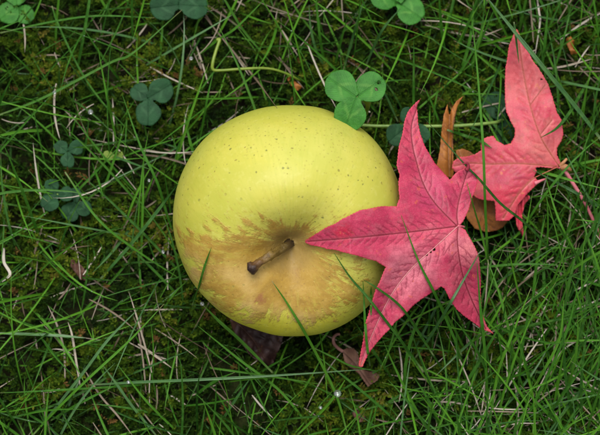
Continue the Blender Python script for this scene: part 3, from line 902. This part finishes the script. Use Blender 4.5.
clover('low dark clover leaf near the left edge, right one of the lower pair', (76, 203), [(70, 212, 9.5), (84, 208.5, 8), (75, 194, 6.5)], 0.0110, M_CLOVERD, (78, 206))
clover('pale yellow-green pair of tiny leaves in the moss left of the apple', (113.8, 155.5), [(108, 156, 5.6), (119, 156, 4.6)], 0.0100, M_CLOVERY, (114, 158))
clover('dull green clover leaf cut off by the upper left corner', (17, 6), [(8, 13, 11), (25, 15, 9.5), (16, -6, 11)], 0.0100, M_CLOVER, (20, 8))
clover('dark clover leaf cut off by the top edge, left of centre', (179, 5), [(163, 7, 13.5), (195, 6, 13.5), (180, -12, 12)], 0.0190, M_CLOVERD, (180, 6))
clover('broad green clover leaf cut off by the top edge, right of centre', (398, 2), [(384, -4, 14), (411, 11, 14), (408, -14, 12)], 0.0200, M_CLOVER, (398, 6))
clover('shaded dark clover leaf beneath the upright lobe of the coral leaf', (503, 120), [(494, 105, 13.5), (506, 134, 12)], 0.0070, M_CLOVERD, (505, 122))

# yellowish husk under the bright clover
ps = catmull([at(366, 97, .055), at(367.5, 101, .053), at(368, 105, .049), at(367, 110, .042), at(366, 114, .03)], 14)
v, f, t = tube(ps, np.array([.0009, .0016, .0017, .0015, .0013, .0012, .0011, .001, .0009, .0009, .0008, .0008, .0008, .0008]), 8)
o = link('clover_stipule', mesh_np('clover_stipule', v, f, M_YSTEM))
tag(o, 'small yellow green shoot just under the bright clover leaf', 'shoot')

# creeping stalk and bent stalk
ps = catmull([at(352, 124.5, .019), at(372, 126, .0205), at(395, 126.3, .021), at(420, 126.3, .0215), at(455, 126, .0205), at(492, 123, .018), at(500, 121, .010), at(503, 120, .001)], 40)
v, f, t = tube(ps, 0.0007, 9)
tag(link('clover_runner', mesh_np('clover_runner', v, f, M_CSTEM)), 'straight pale green clover runner passing behind the crimson leaf tip', 'stalk')
ps = catmull([at(217, 40, .020), at(219.5, 40.5, .0205), at(216, 51, .0205), at(213, 62, .0205), at(213, 69.5, .0195), at(221, 70.5, .019), at(243, 69, .0185), at(266, 68.5, .017), at(282, 72, .015), at(298, 79.5, .010), at(304, 84, .001)], 60)
v, f, t = tube(ps, np.linspace(0.00075, 0.00045, 60) * (1 + 0.06 * np.sin(np.arange(60) * 0.4)), 9)
tag(link('bent_stalk', mesh_np('bent_stalk', v, f, M_YSTEM)), 'yellow green stalk bent at a right angle above the apple', 'stalk')

# ------------------------------------------------------------------ single grass blades
BLOCK = [APPLE_BVH, LEAF1_BVH, LEAF2_BVH, ORANGE_BVH]


def strip(C, width, up=None, seg_w=None, fold=0.25, roll=0.0):
    """a grass blade: folded strip along the curve C (n,3), full width array (n)"""
    n = len(C)
    tan = np.gradient(C, axis=0); tan /= np.linalg.norm(tan, axis=1)[:, None] + 1e-12
    upv = np.tile(np.array([0.0, 0.0, 1.0]) if up is None else up, (n, 1))
    side = np.cross(tan, upv); side /= np.linalg.norm(side, axis=1)[:, None] + 1e-12
    nor = np.cross(side, tan)
    cs, sn = math.cos(roll), math.sin(roll)
    side, nor = side * cs + nor * sn, nor * cs - side * sn
    hw = width[:, None] * 0.5
    a = C - side * hw + nor * hw * fold
    b = C - side * hw * 0.5 + nor * hw * fold * 0.4
    c = C - nor * hw * fold * 0.25
    d = C + side * hw * 0.5 + nor * hw * fold * 0.4
    e = C + side * hw + nor * hw * fold
    return np.stack([a, b, c, d, e], 1)      # (n,5,3)


def blade_width(t, wmax, tip=0.35):
    return wmax * (0.55 + 0.45 * smooth01(t, 0, 0.25)) * np.clip((1 - t) / tip, 0.03, 1) ** 0.75


def strip_faces(n, k=5):
    i = np.arange(n - 1)[:, None] * k + np.arange(k - 1)[None, :]
    return np.stack([i, i + 1, i + k + 1, i + k], -1).reshape(-1, 4)


def grass_blade(label, pts, z, wpx, tone, over=True, name='grass_blade', mat=None, cat='grass blade', group='single grass blades', gap=0.0012, roll=None):
    """pts in picture order from root to tip; z = root, middle, tip heights in mm"""
    n = 36
    C2 = catmull(pts, n)
    tt = np.linspace(0, 1, n)
    zz_ = np.interp(tt, np.linspace(0, 1, len(z)), np.array(z) / 1000.0)
    k = np.ones(7) / 7
    zz_ = np.convolve(np.pad(zz_, 3, mode='edge'), k, 'valid')
    C = at(C2[:, 0], C2[:, 1], zz_)
    if over:
        off = np.zeros(n); lim = np.zeros(n)
        for i in range(n):
            d = C[i] - CAM; dep = np.linalg.norm(d)
            for b in BLOCK:
                h = b.ray_cast(CAMV, Vector(d / dep))
                if h[0] is not None: lim[i] = min(lim[i], h[3] - gap - dep)
        off = lim.copy()
        for _ in range(90):
            off = np.minimum(lim, np.convolve(np.pad(off, 1, mode='edge'), [.25, .5, .25], 'valid'))
        d = C - CAM; dep = np.linalg.norm(d, axis=1)
        C = CAM + d * ((dep + off) / dep)[:, None]
    W = blade_width(tt, wpx * 0.000385 * (0.86 if name == 'grass_blade' else 0.8))
    S = strip(C, W, fold=0.35, roll=random.uniform(-.35, .35) if roll is None else roll)
    bl = np.zeros((n, 5, 3)); bl[..., 0] = tone; bl[..., 1] = tt[:, None]; bl[..., 2] = np.linspace(0, 1, 5)[None, :]
    me = mesh_np(name, S.reshape(-1, 3), strip_faces(n), mat or M_GRASS, attrs={'bl': bl.reshape(-1, 3)})
    o = solid(link(name, me), 0.00015)
    tag(o, label, cat, group)
    return o


BLADES = [
    # label, points root->tip, z(mm), width px, tone
    ('blade arching flat across the upper left corner under the corner clover', [(0, 33), (57, 21), (100, 16), (157, 18)], (14, 20, 18), 2.6, .45),
    ('long diagonal blade from the left edge up to the top dark clover', [(-6, 117), (43, 98), (110, 63), (133, 53), (182, 10)], (10, 22, 30), 2.8, .8),
    ('short straight blade standing left of the lone dark clover leaf', [(118, 150), (112, 120), (107, 97), (98, 48)], (4, 20, 32), 2.6, .6),
    ('straight blade running from the lone dark clover down along the apple left side', [(175, 240), (165, 208), (157, 182), (140, 145), (122, 94)], (5, 26, 32), 3.0, .5),
    ('thin blade slanting down right across the upper left moss', [(52, 6), (58, 24), (80, 70), (103, 103), (136, 138)], (24, 18, 10), 2.3, .4),
    ('wide pale blade slanting up right towards the apple left edge', [(96, 284), (133, 242), (160, 208), (178, 184)], (6, 24, 28), 4.0, .85),
    ('long blade slanting down right from the left clover pair to the apple', [(65, 172), (97, 218), (133, 248), (188, 284)], (27, 22, 8), 2.6, .55),
    ('pale blade with white flecks slanting up right in the lower left', [(36, 432), (80, 377), (108, 340), (138, 309)], (6, 22, 27), 3.2, .95),
    ('long straight blade slanting up right, lower left, right of the flecked one', [(30, 438), (57, 409), (90, 377), (130, 340), (164, 304)], (5, 24, 30), 2.8, .62),
    ('long level blade crossing below the dead purple leaf towards the crimson tip', [(88, 385), (140, 382), (200, 379.5), (267, 376), (371, 369)], (8, 24, 22), 3.2, .95),
    ('blade slanting up right below the level blade at lower left', [(48, 422), (80, 403), (118, 384)], (6, 15, 18), 2.8, .5),
    ('broad bluish level blade at the left edge of the lower left', [(-5, 333), (50, 335), (86, 338)], (12, 16, 14), 3.4, 1.0),
    ('pale striped blade slanting down right at the bottom left', [(160, 440), (133, 407), (118, 386), (102, 364)], (4, 15, 22), 3.0, .97),
    ('green blade slanting down right beside the striped one at the bottom', [(186, 440), (160, 415), (143, 397), (117, 364)], (4, 14, 20), 2.6, .6),
    ('long blade rising in front of the apple bottom from the lower edge', [(349, 440), (338, 400), (323, 367), (305, 333), (287, 303), (272, 281)], (5, 30, 62), 3.0, .75),
    ('blade slanting over the dead purple leaf from the apple lower left', [(274, 374), (240, 340), (220, 322), (203, 305)], (10, 26, 30), 3.6, .78),
    ('long blade slanting down right below the dead purple leaf', [(312, 430), (280, 391), (240, 360), (198, 326)], (6, 20, 26), 2.8, .55),
    ('bright yellow-green blade holding a dew drop at the bottom centre', [(292, 440), (323, 410), (336, 394), (345, 380)], (5, 22, 30), 3.0, .73),
    ('thin blade slanting down right between apple and withered leaf', [(312, 347), (335, 358), (352, 366), (382, 372)], (22, 20, 12), 1.9, .55),
    ('short upright blade over the lower left side of the apple', [(192, 306), (199, 286), (205, 265), (211, 248)], (10, 45, 56), 2.5, .5),
    ('dark blade crossing the apple and the lower crimson lobe', [(424, 372), (409, 352), (399, 338), (369, 299), (350, 277), (334, 253)], (34, 50, 66), 2.8, .3),
    ('short upright blade along the lower crimson lobe left edge', [(370, 366), (367, 345), (365, 320), (363, 281)], (8, 42, 56), 2.8, .5),
    ('arched dark blade over the lower crimson lobe', [(434, 356), (420, 335), (402, 308), (380, 290), (364, 280)], (30, 50, 60), 2.6, .3),
    ('tiny blade tip poking up at the lower crimson lobe edge', [(371, 315), (371, 300), (371, 287)], (36, 44, 50), 2.3, .5),
    ('long blade lying over the middle of the crimson leaf', [(462, 356), (455, 340), (444, 314), (433, 290), (418, 260), (401, 215)], (20, 44, 58), 2.9, .5),
    ('bluish blade slanting up right over the lower right crimson lobe', [(415, 358), (428, 340), (444, 314), (463, 281), (481, 250)], (10, 34, 44), 3.0, .9),
    ('upright blade over the lower right crimson lobe near its edge', [(486, 352), (484, 340), (481, 316), (477, 263)], (8, 36, 42), 3.0, .5),
    ('thin bright blade crossing the base of the crimson leaf upright', [(494, 290), (488, 262), (481, 232), (476, 215), (467, 183)], (8, 30, 44), 2.5, .66),
    ('long vertical blade crossing the left lobe of the coral leaf', [(489, 285), (487, 245), (485, 200), (483, 145), (477, 67), (472, 20)], (8, 42, 52), 2.8, .58),
    ('long dark blade crossing both red leaves from upper left to lower right', [(603, 288), (557, 255), (545, 243), (525, 223), (500, 203), (480, 180), (459, 158), (421, 114)], (6, 40, 50), 2.9, .12),
    ('widest dark blade slanting across the coral leaf tip to the right edge', [(606, 146), (575, 106), (547, 72), (513, 30), (484, -6)], (20, 40, 46), 5.0, .9),
    ('short dark blade tip on the top of the coral leaf', [(514, 22), (516, 38), (519, 63)], (40, 40, 38), 2.4, .15),
    ('broad dark blade ending on the right side of the coral leaf', [(590, 78), (580, 95), (570, 112), (557, 128), (541, 137.5)], (14, 30, 36), 3.6, .25),
    ('white-tipped blade rising towards the coral leaf stalk', [(604, 226), (592, 204), (580, 182), (566, 153)], (12, 28, 36), 2.6, .95),
    ('wide blade slanting below the coral leaf to the right edge', [(610, 214), (585, 198), (567, 188), (533, 170)], (14, 22, 20), 3.6, .92),
    ('long blade slanting down right below the coral leaf', [(600, 294), (573, 248), (557, 215), (545, 175)], (6, 26, 28), 2.6, .6),
    ('upright blade below the lower right crimson lobe', [(488, 410), (486, 372), (483, 330), (479, 288)], (4, 26, 42), 3.2, .55),
    ('long bright blade fanning up right in the lower right grass', [(488, 436), (497, 377), (510, 340), (531, 288)], (4, 32, 46), 3.0, .7),
    ('bright blade curving up at the right of the lower right tuft', [(527, 400), (540, 377), (559, 340), (564, 300)], (5, 30, 44), 3.2, .74),
    ('long straight blade leaning right through the lower right tuft', [(515, 440), (547, 377), (568, 327), (578, 286)], (4, 34, 48), 3.0, .5),
    ('blade leaning left out of the lower right tuft', [(470, 362), (455, 330), (438, 300), (430, 284)], (5, 24, 34), 2.6, .6),
    ('thin upright blade above the bright clover, left', [(326, 70), (321, 45), (318, 20), (316, -5)], (6, 24, 32), 3.0, .5),
    ('upright grey-green blade above the bright clover, right', [(343, 72), (353, 37), (358, 20), (363, 2)], (6, 26, 34), 3.0, .9),
    ('blade slanting up right from the bent stalk at the top', [(196, 57), (218, 40), (237, 27), (268, -4)], (6, 22, 30), 2.7, .55),
    ('curved blade hugging the left of the bright clover', [(329, 72), (318, 55), (311, 30), (309, 5)], (5, 20, 30), 2.6, .92),
    ('blade slanting up right beyond the bright clover', [(365, 68), (376, 42), (386, 25), (401, 8)], (5, 24, 32), 2.8, .9),
    ('thin blade dropping from the bent stalk to the apple shoulder', [(199, 144), (204, 118), (208, 95), (213, 74)], (8, 26, 30), 2.2, .5),
    ('thin blade slanting down right above the bent stalk', [(222, -5), (233, 14), (246, 34), (272, 64)], (28, 20, 8), 2.8, .8),
    ('curved blade right of the bright clover heading to the runner', [(398, 122), (388, 100), (380, 84), (374, 68)], (8, 22, 34), 2.6, .92),
    ('wide level blade between the runner and the coral leaf', [(447, 130), (462, 135), (480, 141), (492, 148)], (14, 16, 14), 4.2, .3),
]
for b in BLADES:
    grass_blade(*b)

# ------------------------------------------------------------------ single straws
STRAWS = [
    ('pale straw lying across the moss right of the lone dark clover', [(150, 67), (172, 79), (203, 93)], 1.9, .75),
    ('long brown straw slanting from the top edge to the apple shoulder', [(205, 17), (240, 60), (258, 82), (277, 108)], 2.0, .35),
    ('reddish straw lying above the apple under the bent stalk', [(279, 57), (290, 72), (305, 90)], 2.2, .2),
    ('pale straw by the top edge left of the bright clover', [(280, 28), (288, 40), (298, 56)], 2.4, .6),
    ('white curved straw at the top right beside the coral tip', [(537, -3), (539, 12), (540, 22), (535, 56)], 2.2, .95),
    ('pale straw at the upper right slanting down from the right edge', [(603, 12), (580, 25), (560, 40)], 2.6, .85),
    ('pale straw pointing at the coral lobe right side', [(545, 69), (566, 66), (592, 59)], 2.4, .7),
    ('grey straw crossing the upper right behind the coral tip', [(425, 25), (455, 33), (480, 36), (504, 28)], 2.4, .6),
    ('arched white straw at the right edge of the lower right grass', [(551, 372), (558, 357), (568, 346), (592, 334)], 2.0, .95),
    ('upright pale straw at the bottom of the lower right grass', [(517, 438), (518, 410), (516, 390), (512, 375)], 2.2, .7),
    ('pale straw slanting up right in the lower right grass', [(525, 350), (535, 326), (550, 298)], 2.2, .8),
    ('pale upright straw at the left, in the lower left moss', [(80, 385), (76, 360), (72, 335), (68, 322)], 2.6, .75),
    ('grey upright straw at the lower left, left of the pale one', [(65, 378), (64, 350), (57, 325), (48, 306)], 2.4, .6),
    ('pale straw slanting down right at the lower left centre', [(138, 344), (150, 352), (172, 368)], 3.0, .7),
    ('tan straw upright beside the slanting pale one at lower left', [(146, 392), (143, 360), (138, 330), (133, 315)], 1.8, .45),
    ('long brown straw at the bottom left running down right', [(86, 372), (100, 395), (118, 416), (133, 436)], 2.2, .45),
    ('white weathered straw at the left edge', [(4, 248), (4, 262), (10, 274), (2, 282)], 3.6, .95),
    ('pale straw below the dead purple leaf', [(252, 395), (262, 407), (273, 418)], 2.0, .9),
]
for lab, pts, wpx, tone in STRAWS:
    n = len(pts); zz_ = [9 + 3 * random.random() for _ in range(3)]
    grass_blade(lab, pts, zz_, wpx, tone, True, 'straw', M_STRAW, 'straw', 'single dry straws', roll=random.uniform(-.2, .2))

# ------------------------------------------------------------------ dew drops


def drop_mesh(r):
    vs_, fs = [], []
    nu, nv = 12, 8
    for i in range(nv + 1):
        th = math.pi * i / nv
        for k in range(nu):
            ph = 2 * math.pi * k / nu
            vs_.append((r * math.sin(th) * math.cos(ph), r * math.sin(th) * math.sin(ph), r * math.cos(th) * 0.9))
    for i in range(nv):
        for k in range(nu):
            fs.append((i * nu + k, (i + 1) * nu + k, (i + 1) * nu + (k + 1) % nu, i * nu + (k + 1) % nu))
    return np.array(vs_), np.array(fs)


dv, df = drop_mesh(1.0)
for lab, x, y, z, rp in [('large clear dew drop on the yellow-green blade at the bottom centre', 337.5, 393.5, .0285, 4.0),
                         ('small dew drop on the blade below the large drop', 320.5, 407.5, .0215, 2.0),
                         ('dew drop by the apple lower left edge', 202, 304, .031, 2.4),
                         ('dew drop on the moss left of the apple', 163, 252, .020, 2.2),
                         ('dew drop on the straw in the upper left moss', 90.5, 112, .021, 3.0),
                         ('dew drop on the slanting blade in the upper left moss', 54.5, 92.5, .021, 2.2),
                         ('dew drop at the top left near the cut-off dark clover', 191, 58.5, .021, 2.4),
                         ('dew drop on the level blade at lower left', 128.5, 382, .022, 2.0),
                         ('dew drop on the blade left of the apple middle', 149, 180.5, .030, 1.8)]:
    o = link('dew_drop', mesh_np('dew_drop', dv * rp * 0.000385, df, M_WATER))
    o.location = at(x, y, z)
    tag(o, lab, 'dew drop', 'dew drops')

# ------------------------------------------------------------------ the lawn: uncounted grass, moss and litter
MAIN_POLY = np.array(MAIN_OUT); SEC_POLY = np.array(SEC_OUT); OR_POLY = np.array(OR_OUT); PU_POLY = np.array(PU_OUT); TA_POLY = np.array(TA_OUT); BR_POLY = np.array(BR_OUT)


def blocked(P, soft=False):
    """P (..., 3) -> True where a stray blade would pierce or cover the apple, leaves or clovers"""
    x, y = project(P.reshape(-1, 3)); z = P.reshape(-1, 3)[:, 2]
    q = (P.reshape(-1, 3) - APPLE_C) @ AM
    bad = ((q[:, 0] ** 2 + q[:, 1] ** 2) / R ** 2 + (q[:, 2] / (0.83 * R)) ** 2) < 1.06
    bad |= (np.hypot(x - 286, y - 221) < 105) & (z > 0.016)
    bad |= in_poly(MAIN_POLY, x, y) & (z > 0.034)
    bad |= in_poly(SEC_POLY, x, y) & (z > 0.019)
    bad |= in_poly(OR_POLY, x, y) & (z > 0.012)
    bad |= in_poly(PU_POLY, x, y) & (z > 0.008)
    bad |= in_poly(TA_POLY, x, y) & (z > 0.011)
    bad |= in_poly(BR_POLY, x, y) & (z > 0.012)
    for (cx, cy, r, zc) in LEAFLET_DISCS:
        if zc > 0.0160: bad |= (np.hypot(x - cx, y - cy) < r * 0.97) & (z > zc - 0.0015)
    return bad.reshape(P.shape[:-1])


def make_blades(n, region, length, width, lean, azim, nseg=9, zbase=0.0, tone=(0, 1), k=5, bend=0.6, reject=True, density=None, flat=False):
    x0, x1, y0, y1 = region
    bx = rng.uniform(x0, x1, n); by = rng.uniform(y0, y1, n)
    if density is not None:
        px, py = project(np.stack([bx, by, np.zeros(n)], 1))
        keep = rng.random(n) < density(px, py)
        bx, by = bx[keep], by[keep]; n = len(bx)
    L = rng.uniform(*length, n); Wd = rng.uniform(*width, n)
    az = azim(bx, by, n); el = rng.uniform(*lean, n)       # elevation at the root
    be = rng.normal(bend, 0.35, n); tw = rng.normal(0, 0.35, n)
    t = np.linspace(0, 1, nseg)
    e = el[:, None] - be[:, None] * t[None, :] ** 1.3
    a = az[:, None] + tw[:, None] * t[None, :]
    d = np.stack([np.cos(e) * np.cos(a), np.cos(e) * np.sin(a), np.sin(e)], -1)
    step = L[:, None, None] / (nseg - 1)
    C = np.cumsum(d * step, axis=1)
    C = np.concatenate([np.zeros((n, 1, 3)), C[:, :-1]], 1)
    C[..., 0] += bx[:, None]; C[..., 1] += by[:, None]
    zb = zbase if np.isscalar(zbase) else rng.uniform(*zbase, n)[:, None]
    C[..., 2] = np.maximum(C[..., 2] + zb, 0.0012 + 0 * C[..., 2])
    if reject:
        ok = ~blocked(C).any(1)
        C, Wd, az = C[ok], Wd[ok], az[ok]; n = len(C)
    tan = np.gradient(C, axis=1); tan /= np.linalg.norm(tan, axis=2)[..., None] + 1e-12
    side = np.cross(tan, np.array([0, 0, 1.0])); ln = np.linalg.norm(side, axis=2)[..., None]
    side = side / np.maximum(ln, 1e-6)
    nor = np.cross(side, tan)
    ro = rng.normal(0, 0.5, n)[:, None, None]
    side, nor = side * np.cos(ro) + nor * np.sin(ro), nor * np.cos(ro) - side * np.sin(ro)
    wv = blade_width(t, 1.0)[None, :, None] * Wd[:, None, None] * 0.5
    cols = [C - side * wv + nor * wv * .3, C - nor * wv * .12, C + side * wv + nor * wv * .3]
    S = np.stack(cols, 2)                                   # n, seg, 3, 3
    tn = rng.uniform(*tone, n)
    bl = np.zeros(S.shape); bl[..., 0] = tn[:, None, None]; bl[..., 1] = t[None, :, None]; bl[..., 2] = np.array([0, .5, 1])[None, None, :]
    F = strip_faces(nseg, 3)
    faces = (F[None] + (np.arange(n) * nseg * 3)[:, None, None]).reshape(-1, 4)
    return S.reshape(-1, 3), faces, bl.reshape(-1, 3)


def join(parts):
    vs_, fs, bs = [], [], []; o = 0
    for v, f, b in parts:
        vs_.append(v); fs.append(f + o); bs.append(b); o += len(v)
    return np.vstack(vs_), np.vstack(fs), np.vstack(bs)


def stuff(name, parts, mat, label, cat):
    v, f, b = join(parts)
    o = link(name, mesh_np(name, v, f, mat, attrs={'bl': b}))
    o['kind'] = 'stuff'; o['label'] = label; o['category'] = cat
    return o


FRAME = (-0.15, 0.15, -0.115, 0.115)


def az_any(x, y, n): return rng.uniform(0, 2 * math.pi, n)


def az_fan(x, y, n): return rng.normal(math.pi * 0.5, 0.55, n) - (x - 0.085) * 3.0


def dens_right(px, py):
    return np.clip(0.08 + 0.92 * smooth01(px, 380, 500) * smooth01(py, 190, 330) + 0.30 * smooth01(px, 400, 560) + 0.25 * smooth01(px, 310, 420) * smooth01(py, 120, 20), 0, 1)


def dens_left(px, py):
    return np.clip(0.75 - 0.25 * smooth01(py, 250, 60), 0, 1)


parts = [
    make_blades(1500, FRAME, (.018, .045), (.0004, .0009), (rad(15), rad(65)), az_any, tone=(0, .75), density=dens_left),
    make_blades(620, FRAME, (.035, .075), (.0005, .0011), (rad(12), rad(50)), az_any, tone=(.2, 1.0), density=dens_left, bend=0.5),
    make_blades(2500, FRAME, (.030, .070), (.0006, .0013), (rad(30), rad(70)), az_fan, tone=(.15, .85), density=dens_right, bend=0.45),
    make_blades(800, FRAME, (.030, .065), (.0005, .0012), (rad(20), rad(60)), az_any, tone=(.2, 1.0), density=dens_right),
]
# the lawn goes on outside the picture
far = make_blades(11000, (-.5, .5, -.45, .45), (.025, .060), (.0008, .0016), (rad(20), rad(65)), az_any, nseg=6, tone=(0, 1), reject=False,
                  density=lambda px, py: ((px < -50) | (px > 650) | (py < -50) | (py > 490)).astype(float))
stuff('grass', parts + [far], M_GRASS, 'thin green grass blades of the lawn criss-crossing over the moss', 'grass')

# dry straw litter
litter = [
    make_blades(480, FRAME, (.006, .028), (.0003, .0008), (rad(-4), rad(12)), az_any, zbase=(.004, .011), tone=(0, .9), bend=0.1),
    make_blades(900, FRAME, (.010, .042), (.0003, .0008), (rad(-4), rad(20)), az_any, zbase=(.003, .014), tone=(.2, 1), density=dens_right, bend=0.1),
]
stuff('straw_litter', litter, M_STRAW, 'loose bits of dry tan straw scattered through the moss', 'straw')


def make_moss(n, region, hgt, leaf, per, reject=True, density=None):
    x0, x1, y0, y1 = region
    bx = rng.uniform(x0, x1, n); by = rng.uniform(y0, y1, n)
    if density is not None:
        px, py = project(np.stack([bx, by, np.zeros(n)], 1)); keep = rng.random(n) < density(px, py)
        bx, by = bx[keep], by[keep]; n = len(bx)
    # cushions: patches of taller and of missing moss
    patch = vnoise(bx * 60 + 5, by * 60 + 8) * 0.6 + vnoise(bx * 160, by * 160) * 0.4
    keep = patch > 0.24
    bx, by, patch = bx[keep], by[keep], patch[keep]; n = len(bx)
    H = rng.uniform(*hgt, n) * (0.45 + 0.9 * patch)
    az = rng.uniform(0, 2 * math.pi, n); le = rng.uniform(0.0, 0.8, n)
    tipd = np.stack([np.sin(le) * np.cos(az), np.sin(le) * np.sin(az), np.cos(le)], -1)
    if reject:
        q = np.stack([bx, by, H], 1)
        ok = ~blocked(q); bx, by, H, az, tipd, patch = bx[ok], by[ok], H[ok], az[ok], tipd[ok], patch[ok]; n = len(bx)
    k = np.arange(per)
    s_ = 0.25 + 0.75 * (k + rng.uniform(0, .6, (n, per))) / per
    base = np.stack([bx, by, np.zeros(n)], 1)[:, None, :] + tipd[:, None, :] * (H[:, None] * s_)[..., None]
    phi = k[None, :] * 2.4 + az[:, None] + rng.normal(0, .3, (n, per))
    el = 0.25 + 0.85 * s_ + rng.normal(0, .15, (n, per))
    d = np.stack([np.cos(el) * np.cos(phi), np.cos(el) * np.sin(phi), np.sin(el)], -1) * 0.8 + tipd[:, None, :] * 0.35
    ll = rng.uniform(*leaf, (n, per))[..., None] * (1.1 - 0.45 * s_[..., None])
    sd = np.stack([-np.sin(phi), np.cos(phi), 0 * phi], -1)
    mid = base + d * ll * 0.45; tip = base + d * ll - np.array([0, 0, 1]) * ll * 0.12
    wd = ll * 0.17
    S = np.stack([base, mid + sd * wd, tip, mid - sd * wd], 2)
    tn = np.clip(0.05 + 0.70 * (patch[:, None] - .27) / .6 + rng.normal(0, .10, (n, 1)) + 0.25 * (s_ - .5) + rng.normal(0, .06, (n, per)), 0, 0.93)
    tn = np.where(rng.random((n, 1)) < 0.02, 1.0, tn)
    bl = np.zeros(S.shape); bl[..., 0] = tn[..., None]
    faces = np.arange(n * per * 4).reshape(-1, 4)
    return S.reshape(-1, 3), faces, bl.reshape(-1, 3)


moss = [make_moss(12500, FRAME, (.006, .014), (.0022, .0044), 16),
        make_moss(17000, (-.5, .5, -.45, .45), (.006, .013), (.005, .009), 9, reject=False,
                  density=lambda px, py: ((px < -60) | (px > 660) | (py < -60) | (py > 500)).astype(float))]
stuff('moss', moss, M_MOSS, 'olive green cushion moss covering the ground under the grass', 'moss')

# fine dew on the grass tips
pts = parts[1][0].reshape(-1, 9, 3, 3)[:, :, 1]
sel = rng.choice(len(pts), 110, replace=False)
dv2, df2 = [], []
o_ = 0
for i in sel:
    p = pts[i, rng.integers(4, 8)]
    r_ = rng.uniform(.00022, .0005)
    dv2.append(dv * r_ + p + np.array([0, 0, r_ * .7])); df2.append(df + o_); o_ += len(dv)
o = link('dew', mesh_np('dew', np.vstack(dv2), np.vstack(df2), M_WATER))
o['kind'] = 'stuff'; o['label'] = 'fine dew beads scattered on the grass'; o['category'] = 'dew'
